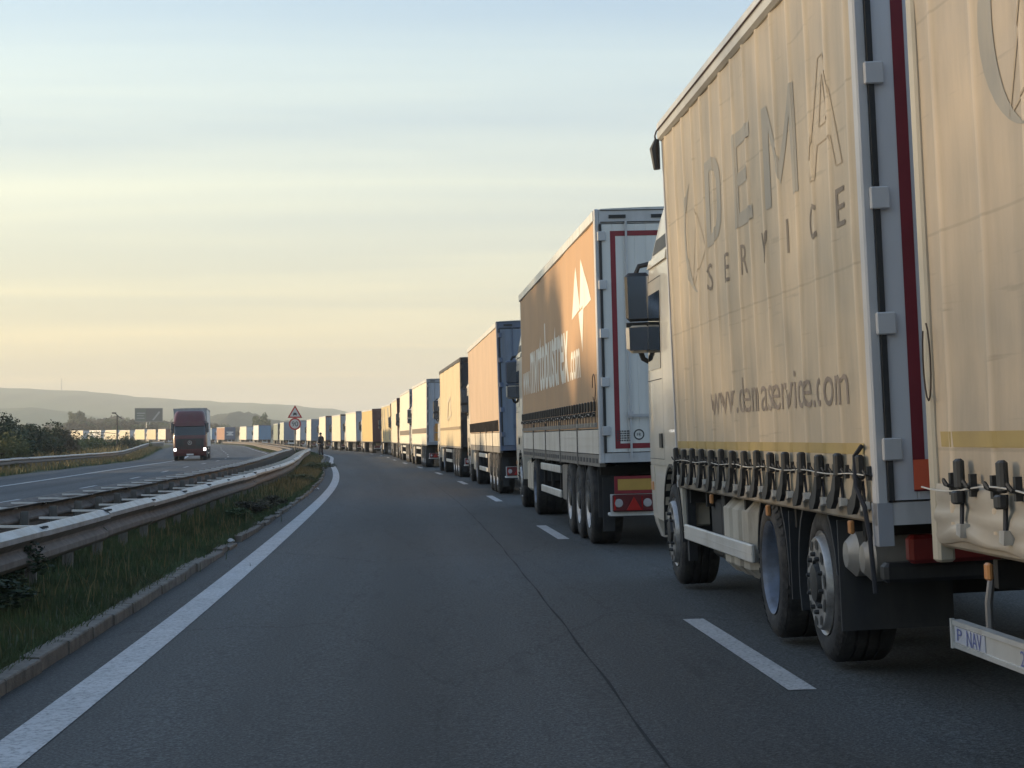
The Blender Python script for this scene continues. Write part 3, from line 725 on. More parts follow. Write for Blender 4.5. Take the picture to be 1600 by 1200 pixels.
def chassis(root, y0, y1, zt, legs=None):
    m = MB()
    for sd in (-1, 1):
        m.box(sd * .46 - .06, sd * .46 + .06, y0, y1, zt - .36, zt)
    for y in np.arange(y0 + .4, y1, .9): m.box(-1.2, 1.2, y, y + .06, zt - .12, zt - .005)
    if legs:
        for sd in (-1, 1): m.box(sd * .75 - .06, sd * .75 + .06, legs - .06, legs + .06, .3, zt - .1); m.box(sd * .75 - .12, sd * .75 + .12, legs - .12, legs + .12, .26, .3)
    link('chassis', m.mesh('chassis', M_CHAS), root)
def axle_beams(root, ys, z):
    for y in ys: m = MB(); m.tube([(-.95, y, z), (.95, y, z)], .07, 8); m.box(-.5, .5, y - .15, y + .15, z - .1, z + .3); link('axle', m.mesh('axle', M_CHAS), root)

def artic(cfg):
    """tractor and curtain-sided semitrailer; origin = ground under the middle of the trailer's rear"""
    lod = cfg['lod']; L = cfg.get('L', 13.6); zf = cfg.get('zf', 1.12); top = cfg.get('top', 4.0)
    root = link('articulated_lorry', None)
    tag(root, cfg['label'], 'lorry', cfg.get('group'))
    pitch = cfg.get('pitch', .6); sd = cfg.get('seed', 1); drop = cfg.get('drop', 0.)
    zc = zf + (drop if drop else -.08)
    cm_ = cfg['curtain']; rail = cfg.get('rail', M_ALU)
    c = curtain_mesh('curtain', .10, L - .05, zc, top - .14, pitch, sd, cm_, min(lod, 2), -1, straps=cfg.get('straps', False)); link('curtain', c, root)
    c = curtain_mesh('curtain', .10, L - .05, zc, top - .14, pitch, sd + 1, cm_, 2, 1); link('curtain', c, root)
    m = MB()
    m.prism([(-1.265, top - .14), (-1.285, top - .13), (-1.285, top - .02), (-1.25, top + .0), (-1.2, top + .0), (-1.2, top - .14)], 0.05, L, 'y')
    m.prism([(-1.265, top - .14), (-1.285, top - .13), (-1.285, top - .02), (-1.25, top + .0), (-1.2, top + .0), (-1.2, top - .14)], 0.05, L, 'y')
    for i, v in enumerate(m.v[12:]): m.v[12 + i] = (-v[0], v[1], v[2])
    link('roof_rail', m.mesh('roof_rail', rail, 30), root)
    m = MB(); m.prism([(-1.2, top - .05), (1.2, top - .05), (1.2, top + .004), (.7, top + .018), (0, top + .024), (-.7, top + .018), (-1.2, top + .004)], .02, L, 'y')
    link('roof', m.mesh('roof', mk('roof_sheet', (.5, .5, .48), .6, dirt=.5), 30), root)
    m = MB(); m.box(-1.26, 1.26, L - .06, L, zf - .1, top - .01); link('headboard', m.mesh('headboard', cfg['frame']), root)
    doors(root, cfg, lod, zf, top)
    m = MB()
    for s_ in (-1, 1): m.box(min(s_ * 1.27, s_ * 1.2), max(s_ * 1.27, s_ * 1.2), .1, L, zf - .14, zf - (.0 if drop else .085))
    link('side_rave', m.mesh('side_rave', cfg.get('rave', M_GALVD)), root)
    if drop:
        n = 5; a = .12
        for s_ in (-1, 1):
            for i in range(n):
                ya = .12 + i * (L - .2) / n; yb = ya + (L - .2) / n - .07
                m = MB(); m.box(min(s_ * 1.272, s_ * 1.24), max(s_ * 1.272, s_ * 1.24), ya + .03, yb, zf + .01, zc - .012)
                for kz in (.33, .66): m.box(min(s_ * 1.272, s_ * 1.277), max(s_ * 1.272, s_ * 1.277), ya + .03, yb, zf + drop * kz - .004, zf + drop * kz + .004)
                link('drop_side_panel', m.mesh('drop_side_panel', cfg['dropmat']), root)
                if i:
                    m = MB(); m.box(min(s_ * 1.282, s_ * 1.22), max(s_ * 1.282, s_ * 1.22), ya - .055, ya + .015, zf - .16, zc + .12); link('side_post', m.mesh('side_post', M_GALVD), root)
        if lod == 0:
            m = MB()
            for i in range(34): m.box(-1.276, -1.27, .3 + i * .39, .52 + i * .39, zf - .10, zf - .045)
            link('lashing_slots', m.mesh('lashing_slots', M_INK), root)
    nb = cfg.get('buckles', 0)
    if nb:
        h = cfg.get('bh', .32)
        if lod == 0:
            for i in range(nb):
                link('strap_buckle', buckle_mesh(h, 'plain'), root, loc=(-1.274, .35 + i * (L - .7) / (nb - 1), zc + h + cfg.get('bup', .02)), scale=(1, 1.1, 1))
            m = MB(); pts = [(-1.30, y, zc + h * .55 + .02 * math.sin(y * 7)) for y in np.arange(.3, L - .2, .2)]; m.tube(pts, .006, 4); link('customs_cord', m.mesh('customs_cord', M_CORD), root)
        else:
            m = MB()
            for i in range(nb): y = .35 + i * (L - .7) / (nb - 1); m.box(-1.30, -1.272, y - .03, y + .03, zc + .02, zc + h + .02)
            o = link('strap_buckles', m.mesh('strap_buckles', M_BLK), root); o['kind'] = 'stuff'
    if cfg.get('band'):
        za, zb, bmat = cfg['band']
        m = MB(); m.box(-1.283, -1.279, .3, L - .3, za, zb); link('reflective_band', m.mesh('reflective_band', bmat), root)
    chassis(root, .3, L - .4, zf - .13, 9.2)
    ax = cfg.get('axles', (1.65, 2.95, 4.25)); Rt = cfg.get('Rt', .5)
    axle_beams(root, ax, Rt)
    for y in ax:
        for s_ in (-1, 1): wheel(root, y, s_, 'trailer', lod, Rt, .38, x=1.255)
    if lod <= 1:
        for s_ in (-1, 1):
            m = MB(); m.box(min(s_ * 1.2, s_ * .82), max(s_ * 1.2, s_ * .82), 1.0, 1.03, .35, zf - .16); link('mud_flap', m.mesh('mud_flap', M_FLAP), root)
    # side guards, pallet box
    if cfg.get('guard', True):
        for s_ in (-1, 1):
            for z in (.50, .86):
                m = MB(); m.rbox(min(s_ * 1.25, s_ * 1.215), max(s_ * 1.25, s_ * 1.215), 5.9, 9.6, z - .055, z + .055, .008); link('side_guard_rail', m.mesh('side_guard_rail', M_ALU), root)
            m = MB()
            for y in (6.2, 7.8, 9.3): m.box(min(s_ * 1.215, s_ * 1.17), max(s_ * 1.215, s_ * 1.17), y - .03, y + .03, .44, zf - .1)
            link('guard_bracket', m.mesh('guard_bracket', M_CHAS), root)
            m = MB(); m.rbox(min(s_ * 1.22, s_ * .75), max(s_ * 1.22, s_ * .75), 4.95, 5.8, .42, zf - .18, .02); link('pallet_box', m.mesh('pallet_box', M_GALVD), root)
    if lod <= 2 or cfg.get('tail', True): tail(root, lod, cfg)
    # tractor
    ya, yd = L + 1.1, L - 2.55
    cab(root, L + .35, L + 2.5, ya, cfg['cab'], lod, roof=cfg.get('croof', 3.75), mirror_col=cfg.get('mirror'), lit=cfg.get('lit', False), front=cfg.get('front', 'plain'))
    for s_ in (-1, 1):
        wheel(root, yd, s_, 'drive', lod, .5, .60, x=1.24)
        m = MB(); arcs = [(yd + .56 * math.cos(a), .5 + .56 * math.sin(a)) for a in np.linspace(.15, math.pi - .15, 10)]; arcs2 = [(yd + .58 * math.cos(a), .5 + .58 * math.sin(a)) for a in np.linspace(math.pi - .15, .15, 10)]
        if lod <= 1: m.prism(arcs + arcs2, s_ * 1.2, s_ * .62, 'x'); link('mudguard', m.mesh('mudguard', M_FLAP, 30), root)
        m = MB()
        for k in range(4):
            y = yd + .78 + k * .44; m.rbox(min(s_ * 1.2, s_ * .6), max(s_ * 1.2, s_ * .6), y, y + .43, .36, .92, .05)
        link('fuel_tank', m.mesh('fuel_tank', M_TANK if cfg.get('tankc', 1) else M_ALU, 30), root)
    m = MB()
    for s_ in (-1, 1): m.box(s_ * .42 - .05, s_ * .42 + .05, yd - .8, L + 2.2, .62, .9)
    m.box(-.45, .45, L + .5, L + 2.2, .5, 1.1); m.box(-.6, .6, yd - .1, yd + .1, .4, .6); m.box(-1.1, 1.1, L + .05, L + .3, .9, 1.6) if False else None
    link('tractor_frame', m.mesh('tractor_frame', M_CHAS), root)
    return root

def place(root, px, Z, lean=0., h=None):
    """put the thing's rear left edge at photo column px, Z metres ahead"""
    X = (px - 800) / 3050 * Z; s, u = nearest(X, Z); hh = Hs(s + 7) if h is None else h
    b = float(np.interp(s, SA, BK)) + lean; z0 = float(np.interp(s, SA, BK)) * (u - 3.85)
    root.location = (X + 1.275 * math.cos(hh), Z + 1.275 * math.sin(hh), z0 + 1.275 * b)
    root.rotation_euler = (0, -b, hh)
    return root

# ---- paint and cloth of the individual lorries
def strapped(name, col, pitch):
    """dusty vinyl with pale lines over the straps, part rubbing and part painted catch-light, welded seams and scuffs"""
    m = mk(name, col, .5, var=.05, scale=1.2, dirt=.75, dcol=(col[0] * .66, col[1] * .68, col[2] * .70), dstretch=(1, 1.1, .22), dscale=2.6, bump=.25, bscale=5, spec=.4, dthr=(.40, .70))
    t = m.node_tree; b = t.nodes['Principled BSDF']; src = b.inputs['Base Color'].links[0].from_socket
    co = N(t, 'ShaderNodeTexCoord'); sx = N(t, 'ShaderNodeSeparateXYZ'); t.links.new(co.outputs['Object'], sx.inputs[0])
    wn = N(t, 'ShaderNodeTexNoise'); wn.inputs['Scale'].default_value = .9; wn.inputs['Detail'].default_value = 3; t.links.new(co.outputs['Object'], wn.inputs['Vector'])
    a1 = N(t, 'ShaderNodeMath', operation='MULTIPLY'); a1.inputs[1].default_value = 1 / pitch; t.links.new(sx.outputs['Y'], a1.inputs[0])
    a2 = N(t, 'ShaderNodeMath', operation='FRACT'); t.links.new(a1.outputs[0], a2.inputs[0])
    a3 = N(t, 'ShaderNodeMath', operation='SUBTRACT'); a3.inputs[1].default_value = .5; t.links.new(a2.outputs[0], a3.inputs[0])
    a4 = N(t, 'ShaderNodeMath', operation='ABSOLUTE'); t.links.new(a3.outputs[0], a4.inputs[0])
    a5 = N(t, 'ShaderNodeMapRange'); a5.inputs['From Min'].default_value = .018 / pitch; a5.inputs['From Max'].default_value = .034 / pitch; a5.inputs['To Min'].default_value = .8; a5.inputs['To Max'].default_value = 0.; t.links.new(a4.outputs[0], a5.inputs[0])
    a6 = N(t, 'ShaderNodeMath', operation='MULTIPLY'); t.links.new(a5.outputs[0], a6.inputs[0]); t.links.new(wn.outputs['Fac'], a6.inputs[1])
    mx1 = N(t, 'ShaderNodeMix', data_type='RGBA'); t.links.new(a6.outputs[0], mx1.inputs[0]); t.links.new(src, mx1.inputs[6]); mx1.inputs[7].default_value = (*[min(.85, c * 1.45) for c in col], 1)  # paler strap lines: light on the ridges put into the colour, plus rubbing
    # scuffs: short, thin, mostly level scratches
    mp_ = N(t, 'ShaderNodeMapping'); mp_.inputs['Scale'].default_value = (1, 1.2, 26); mp_.inputs['Rotation'].default_value = (R(3), 0, 0); t.links.new(co.outputs['Object'], mp_.inputs[0])
    sn = N(t, 'ShaderNodeTexNoise'); sn.inputs['Scale'].default_value = 1.1; sn.inputs['Detail'].default_value = 3; t.links.new(mp_.outputs[0], sn.inputs['Vector'])
    s2 = N(t, 'ShaderNodeMapRange'); s2.inputs['From Min'].default_value = .66; s2.inputs['From Max'].default_value = .74; s2.inputs['To Max'].default_value = .55; t.links.new(sn.outputs['Fac'], s2.inputs[0])
    mx2 = N(t, 'ShaderNodeMix', data_type='RGBA'); t.links.new(s2.outputs[0], mx2.inputs[0]); t.links.new(mx1.outputs[2], mx2.inputs[6]); mx2.inputs[7].default_value = (*[c * .62 for c in col], 1)
    # two welded seams
    z1 = N(t, 'ShaderNodeMath', operation='ADD'); z1.inputs[1].default_value = -.32; t.links.new(sx.outputs['Z'], z1.inputs[0])
    z2 = N(t, 'ShaderNodeMath', operation='PINGPONG'); z2.inputs[1].default_value = .46; t.links.new(z1.outputs[0], z2.inputs[0])
    z3 = N(t, 'ShaderNodeMapRange'); z3.inputs['From Min'].default_value = .004; z3.inputs['From Max'].default_value = .009; z3.inputs['To Min'].default_value = .35; z3.inputs['To Max'].default_value = 0.; t.links.new(z2.outputs[0], z3.inputs[0])
    mx3 = N(t, 'ShaderNodeMix', data_type='RGBA'); t.links.new(z3.outputs[0], mx3.inputs[0]); t.links.new(mx2.outputs[2], mx3.inputs[6]); mx3.inputs[7].default_value = (*[c * .5 for c in col], 1)
    t.links.new(mx3.outputs[2], b.inputs['Base Color'])
    return m
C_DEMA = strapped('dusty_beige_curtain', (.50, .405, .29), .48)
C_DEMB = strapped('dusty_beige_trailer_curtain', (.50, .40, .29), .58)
C_ORA = cloth('orange_tan_curtain', (.45, .28, .155), dirt=.4, dcol=(.34, .24, .16))
C_PEA = cloth('peach_curtain', (.46, .34, .24), dirt=.4)
C_CRM = cloth('cream_curtain', (.62, .54, .40), dirt=.4)
C_CRM2 = cloth('pale_cream_curtain', (.66, .60, .48), dirt=.35)
C_YEL = cloth('yellow_curtain', (.52, .38, .16), dirt=.4)
C_TAN = cloth('tan_curtain', (.50, .40, .22), dirt=.5)
C_WHT = cloth('white_curtain', (.68, .67, .64), dirt=.35)
C_GRN = cloth('grey_green_curtain', (.22, .25, .21), dirt=.3)
C_BLU = cloth('pale_blue_curtain', (.20, .30, .40), dirt=.3)
C_NAV = cloth('navy_curtain', (.04, .07, .16), dirt=.3)
F_WHT = mk('frame_white', (.50, .50, .51), .5, var=.06, dirt=.45, dcol=(.28, .26, .24))
F_GRY = mk('frame_grey', (.30, .31, .34), .5, var=.08, dirt=.4, dcol=(.18, .17, .16))
F_BLU = mk('frame_blue', (.10, .13, .20), .5, var=.1, dirt=.3)
F_BLK = mk('frame_dark', (.03, .028, .03), .5, var=.1, dirt=.3)
F_MAR = mk('frame_maroon', (.10, .022, .028), .5, var=.1, dirt=.3)
D_WHT = mk('door_white', (.56, .57, .60), .45, var=.05, scale=1, dirt=.5, dcol=(.36, .36, .37), dstretch=(2, 1, .2), dscale=2)
D_GRY = mk('door_grey', (.40, .42, .47), .5, var=.05, dirt=.4, dcol=(.22, .22, .24), dstretch=(2, 1, .2))
D_BLU = mk('door_blue', (.19, .23, .30), .5, var=.05, dirt=.35, dstretch=(2, 1, .2))
D_BLK = mk('door_dark', (.035, .035, .04), .5, var=.1, dirt=.35, dcol=(.07, .065, .06))
D_MAR = mk('door_maroon', (.09, .03, .035), .5, var=.1, dirt=.3)
D_SKY = mk('door_sky_blue', (.14, .26, .40), .5, var=.08, dirt=.3)
K_WHT = mk('cab_white', (.64, .59, .50), .35, var=.04, scale=1, coat=.4, dirt=.35, dcol=(.35, .31, .25), dscale=2)
K_BLU = mk('cab_blue', (.05, .09, .22), .35, var=.05, coat=.4, dirt=.3)
K_RED = mk('cab_red', (.09, .014, .014), .38, var=.08, coat=.3, dirt=.4, dcol=(.08, .05, .04))
K_BLK = mk('cab_black', (.03, .03, .035), .3, var=.08, coat=.4, dirt=.3)
ALUP = mk('drop_side_alu', (.60, .58, .54), .5, .25, var=.05, dirt=.5, dcol=(.33, .29, .24), dscale=2)
PRINT = mk('faded_grey_print', (.32, .295, .25), .6, var=.10, scale=1.5, dirt=.5, dcol=(.45, .38, .29), dscale=5)
PRINT_L = mk('faint_outline_print', (.43, .34, .235), .7, var=.1)
PRINT_W = mk('white_print', (.78, .75, .66), .6, var=.05, dirt=.3)
BLUEINK = mk('blue_ink', (.10, .12, .30), .6)

GQ = 'lorries queued nose to tail in the right lane'
# ---- the near rigid truck of the road train
def dema_curtains(root, y0, y1, z0, z1, pitch, sd, lod=0):
    def dfn(y, z): return disp(y, z, pitch, sd)
    dfn.key = (round(pitch, 3), sd)
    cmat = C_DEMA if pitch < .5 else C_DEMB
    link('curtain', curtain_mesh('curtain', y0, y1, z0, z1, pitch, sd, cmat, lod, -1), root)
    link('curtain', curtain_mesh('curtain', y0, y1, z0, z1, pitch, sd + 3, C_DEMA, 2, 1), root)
    return dfn
E_POLY = [[(0, 0), (1, 0), (1, .15), (.28, .15), (.28, .43), (.86, .43), (.86, .57), (.28, .57), (.28, .85), (1, .85), (1, 1), (0, 1)]]
M_POLY = [[(0, 0), (.17, 0), (.17, .74), (.5, .16), (.83, .74), (.83, 0), (1, 0), (1, 1), (.86, 1), (.5, .38), (.14, 1), (0, 1)]]
D_OUT = [(0, 0), (.55, 0), (.78, .06), (.95, .2), (1, .36), (1, .64), (.95, .8), (.78, .94), (.55, 1), (0, 1)]
D_IN = [(.26, .14), (.52, .14), (.66, .19), (.75, .3), (.77, .42), (.77, .58), (.75, .7), (.66, .81), (.52, .86), (.26, .86)]
D_POLY = [[D_OUT[i], D_OUT[i + 1], D_IN[i + 1], D_IN[i]] for i in range(9)] + [[D_OUT[9], D_OUT[0], D_IN[0], D_IN[9]]]
def outline(pts, w=.02, ww=.015):
    r = []
    n = len(pts)
    for i in range(n):
        a, b = pts[i], pts[(i + 1) % n]; dx, dy = b[0] - a[0], b[1] - a[1]; l = math.hypot(dx, dy); px, py = -dy / l * w, dx / l * ww
        r.append([(a[0] - px, a[1] - py), (b[0] - px, b[1] - py), (b[0] + px, b[1] + py), (a[0] + px, a[1] + py)])
    return r
A_POLY = outline([(0, 0), (.42, 1), (.58, 1), (1, 0), (.84, 0), (.72, .28), (.30, .28), (.18, 0)], .014, .005) + outline([(.37, .42), (.66, .42), (.52, .84)], .014, .005)
CRES = []
for i in range(16):
    def cp(t, k):
        a = math.radians(118 + 150 * t); th = .30 * math.sin(math.pi * min(1, max(0, t * .95 + .03))) ** .8
        rx = .95 + (th * .5 if k else -th * .5); return (.95 + rx * math.cos(a) * .9, .5 + (.5 if True else 0) * math.sin(a) * (1 + (.06 if k else -.06) * math.sin(math.pi * t)))
    t0, t1 = i / 16, (i + 1) / 16
    CRES.append([cp(t0, 1), cp(t1, 1), cp(t1, 0), cp(t0, 0)])
def logo(root, yf, zz0, zz1, dfn):
    side_print(root, 'logo_crescent', None, yf, yf - .62, zz0, zz1, PRINT, dfn, poly=CRES, label='grey crescent of the logo')
    side_print(root, 'logo_triangle', None, yf - .30, yf - 1.05, zz0 + .06, zz1 - .25, PRINT_L, dfn, poly=outline([(0, 0), (1, .38), (.40, .95)], .012, .009), label='thin outlined triangle of the logo')

def rigid():
    L, top, zf, pitch, sd = 7.2, 4.0, .95, .48, 2
    root = tag(link('rigid_truck', None), 'beige curtain-sided truck lettered DEMA SERVICE with cream cab and big black mirror', 'truck')
    dfn = dema_curtains(root, .12, L - .03, zf + .02, top - .15, pitch, sd)
    m = MB()
    for s_ in (-1, 1):
        pf = [(-1.27, top - .16), (-1.295, top - .14), (-1.30, top - .09), (-1.285, top - .075), (-1.30, top - .06), (-1.295, top - .01), (-1.24, top + .015), (-1.2, top + .01), (-1.2, top - .16)]
        m.prism([(x * -s_, z) for x, z in pf][::s_ * -1 or 1], .0, L + .02, 'y')
    link('roof_rail', m.mesh('roof_rail', ALUP, 30), root)
    m = MB(); m.tube([(-1.306, y, top - .078) for y in np.linspace(0, L, 12)] + [(-1.315, L + .03, top - .11), (-1.31, L + .02, top - .25)], [.007] * 13 + [.016], 5)
    link('roof_cord', m.mesh('roof_cord', mk('cord_brown', (.07, .035, .03), .8)), root)
    m = MB(); m.tube([(-1.30, L + .02, top - .14), (-1.32, L + .04, top - .22), (-1.31, L + .03, top - .40)], [.02, .045, .03], 8); link('corner_strap', m.mesh('corner_strap', M_BLK, 40), root)
    m = MB(); m.prism([(-1.2, top - .05), (1.2, top - .05), (1.2, top + .01), (.7, top + .03), (0, top + .036), (-.7, top + .03), (-1.2, top + .01)], .01, L, 'y')
    for k in range(12): m.tube([(-1.24, .3 + k * .6, top + .012), (-1.0, .32 + k * .6, top + .03), (-.5, .32 + k * .6, top + .035)], .014, 5)
    link('roof', m.mesh('roof', C_CRM, 30), root)
    m = MB(); m.box(-1.265, 1.265, L - .03, L + .02, zf - .08, top - .02); link('headboard', m.mesh('headboard', F_WHT), root)
    doors(root, dict(frame=F_WHT, door=D_WHT, tape=mk('dark_red_tape', (.17, .012, .022), .5, var=.15)), 0, zf, top)
    m = MB(); m.rbox(-1.262, -1.18, .1, L, zf - .085, zf + .015, .012); m.rbox(1.18, 1.262, .1, L, zf - .085, zf + .015, .012); link('side_rave', m.mesh('side_rave', mk('rave_tan', (.26, .22, .17), .6, var=.1, dirt=.6, dcol=(.1, .08, .06))), root)
    for i in range(15):
        y = (i + .5) * pitch
        link('strap_buckle', buckle_mesh(.27, 'lever'), root, loc=(-1.278, y, zf + .255 + .006 * math.sin(i * 2.3)), scale=(1, -1.15, 1), rot=(R(3 * math.sin(i * 1.7)), 0, 0))
        for dy in (.14, -.15):
            m = MB(); m.tube([(0, -.02, 0), (-.035, -.025, .012), (-.04, .0, .03), (-.03, .022, .012), (0, .02, 0)], .006, 4); m.box(-.02, 0, -.012, .012, -.02, .05)
            link('cord_eyelet', cached('eyelet', lambda: m.mesh('cord_eyelet', M_BLK)), root, loc=(-1.277, y + dy, zf + .15))
    m = MB(); m.tube([(-1.312 - .006 * math.sin(y * 6), y, zf + .155 + .006 * math.sin(y * 5.1)) for y in np.arange(.08, L - .05, .11)], .0035, 5); link('customs_cord', m.mesh('customs_cord', M_CORD), root)
    m = MB(); m.tube([(-1.285, .22, zf + .30), (-1.315, .26, zf + .25), (-1.33, .2, zf + .1), (-1.31, .12, zf - .0), (-1.30, .08, zf - .15), (-1.29, .06, zf - .42)], .012, 6); link('tension_strap', m.mesh('tension_strap', M_WEB), root)
    # reflective band, lettering
    bm_ = bmesh.new(); n_ = 90
    def bandmesh(za, zb, name, mat, y0=.22, y1=L - .1):
        vs = []; fs = []; yy = np.arange(y0, y1, .03)
        for i, y in enumerate(yy):
            vs += [(-(1.262 + dfn(y, za) + .003), y, za), (-(1.262 + dfn(y, zb) + .003), y, zb)]
            if i: fs.append((2 * i - 2, 2 * i - 1, 2 * i + 1, 2 * i))
        me = bpy.data.meshes.new(name); me.from_pydata(vs, [], fs); me.materials.append(mat); link(name, me, root)
    bandmesh(1.205, 1.262, 'mustard_band', M_MUST)
    for txt, poly, a, b in (('D', D_POLY, 4.97, 4.28), ('E', E_POLY, 3.72, 3.02), ('M', M_POLY, 2.58, 1.62), ('A', A_POLY, 1.30, .46)):
        side_print(root, 'letter_' + txt.lower(), None, a, b, 2.70, 3.33, PRINT if txt != 'A' else PRINT_L, dfn, poly=poly, label=('faded grey' if txt != 'A' else 'outlined') + ' letter ' + txt)
    for txt, a in zip('SERVICE', (5.02, 4.22, 3.55, 2.78, 2.02, 1.36, .63)):
        side_print(root, 'letter_' + txt.lower(), txt, a, a - (.05 if txt == 'I' else .20), 2.38, 2.58, mk('thin_brown_print', (.22, .18, .14), .7, var=.2), dfn, poly=[[(0, 1), (.16, 1), (.5, .2), (.84, 1), (1, 1), (.58, 0), (.42, 0)]] if txt == 'V' else None)
    side_print(root, 'web_address', 'www.demaservice.com', 5.09, .56, 1.46, 1.70, mk('web_brown_print', (.27, .215, .17), .7, var=.2), dfn, label='web address www.demaservice.com')
    logo(root, 6.15, 2.42, 3.34, dfn)
    # rear details
    m = MB(); m.box(-1.275, -1.20, -.004, .12, .76, zf + .02); link('post_foot', m.mesh('post_foot', F_GRY), root)
    m = MB(); m.box(-1.10, -.90, -.052, -.045, 1.03, 1.175); o = link('corner_marker', m.mesh('corner_marker', mk('orange_red_tape', (.62, .10, .04), .5, var=.1)), root)
    m = MB(); m.prism([(-1.02, 1.031), (-.90, 1.031), (-.90, 1.11)], -.056, -.053, 'y'); link('yellow_corner', m.mesh('yellow_corner', M_YEL), o)
    for s_ in (-1, 1):
        m = MB(); m.rbox(min(s_ * 1.1, s_ * .62), max(s_ * 1.1, s_ * .62), .10, .2, .66, .80, .02); link('tail_lamp', m.mesh('tail_lamp', mk('lamp_dull_red', (.16, .015, .012), .35)), root)
    m = MB(); m.rbox(-1.2, 1.2, .22, .34, .56, .66, .02); link('rear_bumper', m.mesh('rear_bumper', M_BLK), root)
    chassis(root, .2, L + 1.5, .86)
    # wheels: tag and drive axle, then the steering axle with the cab
    ya, yd, yt = 7.7, 3.1, 1.72
    cab(root, L + .12, L + 2.15, ya, K_WHT, 0, roof=3.7, Rr=.465, mirror_col=M_BLK)
    axle_beams(root, [yd, yt], .47)
    for s_ in (-1, 1):
        wheel(root, yd, s_, 'drive', 0, .455, .58, x=1.245); wheel(root, yt, s_, 'front', 0, .455, .34, x=1.20)
        for (yy, a0, a1) in ((yd, .35, 3.3), (yt, -.2, 3.0)):
            m = MB(); n = 14
            arcs = [(yy + .52 * math.cos(a), .46 + .52 * math.sin(a)) for a in np.linspace(a0 - .2, a1, n)]; arcs2 = [(yy + .545 * math.cos(a), .46 + .545 * math.sin(a)) for a in np.linspace(a1, a0 - .2, n)]
            m.prism(arcs + arcs2, s_ * 1.23, s_ * .62, 'x'); link('mudguard', m.mesh('mudguard', M_FLAP, 30), root)
        m = MB(); m.box(min(s_ * 1.235, s_ * .62), max(s_ * 1.235, s_ * .62), yt - .62, yt - .60, .24, .84); link('mud_flap', m.mesh('mud_flap', M_FLAP), root)
        m = MB(); m.box(min(s_ * 1.235, s_ * .62), max(s_ * 1.235, s_ * .62), yd - .64, yd - .62, .30, .84); link('mud_flap', m.mesh('mud_flap', M_FLAP), root)
        m = MB(); m.rbox(min(s_ * 1.262, s_ * 1.23), max(s_ * 1.262, s_ * 1.23), yd + .62, yd + 3.85, .44, .565, .008); m.box(min(s_ * 1.2625, s_ * 1.265), max(s_ * 1.2625, s_ * 1.265), yd + .62, yd + 3.85, .50, .505)
        link('side_guard_rail', m.mesh('side_guard_rail', ALUP), root)
        for k in range(3):
            y = yd + .92 + k * .40; m = MB(); m.rbox(min(s_ * 1.21, s_ * .62), max(s_ * 1.21, s_ * .62), y, y + .385, .30, .84, .07); link('fuel_tank', m.mesh('fuel_tank', M_TANK, 30), root)
        m = MB(); m.rbox(min(s_ * 1.16, s_ * .6), max(s_ * 1.16, s_ * .6), yd + 2.2, yd + 2.45, .34, .86, .02); m.rbox(min(s_ * 1.14, s_ * .6), max(s_ * 1.14, s_ * .6), yd + 2.55, yd + 3.1, .34, .80, .03); link('battery_box', m.mesh('battery_box', M_FLAP), root)
        m = MB(); m.box(min(s_ * 1.22, s_ * 1.15), max(s_ * 1.22, s_ * 1.15), yd + 3.88, yd + 3.96, .25, .95); link('wheel_skirt', m.mesh('wheel_skirt', M_FLAP), root)
        for k in range(3): m = MB(); m.rbox(min(s_ * 1.275, s_ * 1.25), max(s_ * 1.275, s_ * 1.25), .62 + k * 2.35, .68 + k * 2.35, .79, .86, .006); link('side_marker', m.mesh('side_marker', M_LORG), root)
        for y in (.62, 1.0):
            m = MB(); m.lathe([(-.28, 0), (-.27, .07), (-.22, .12), (.25, .12), (.28, 0)], 16, c=(s_ * .95, y, .66)); link('air_tank', m.mesh('air_tank', mk('tank_silver', (.35, .33, .3), .5, .4, dirt=.5), 30), root)
    return root
t1 = rigid()
HD = .052
X9 = 1.815
t1.location = (X9 + 1.275, 9.5 + 1.275 * HD, .035 + 1.275 * .045); t1.rotation_euler = (0, -.045, HD)

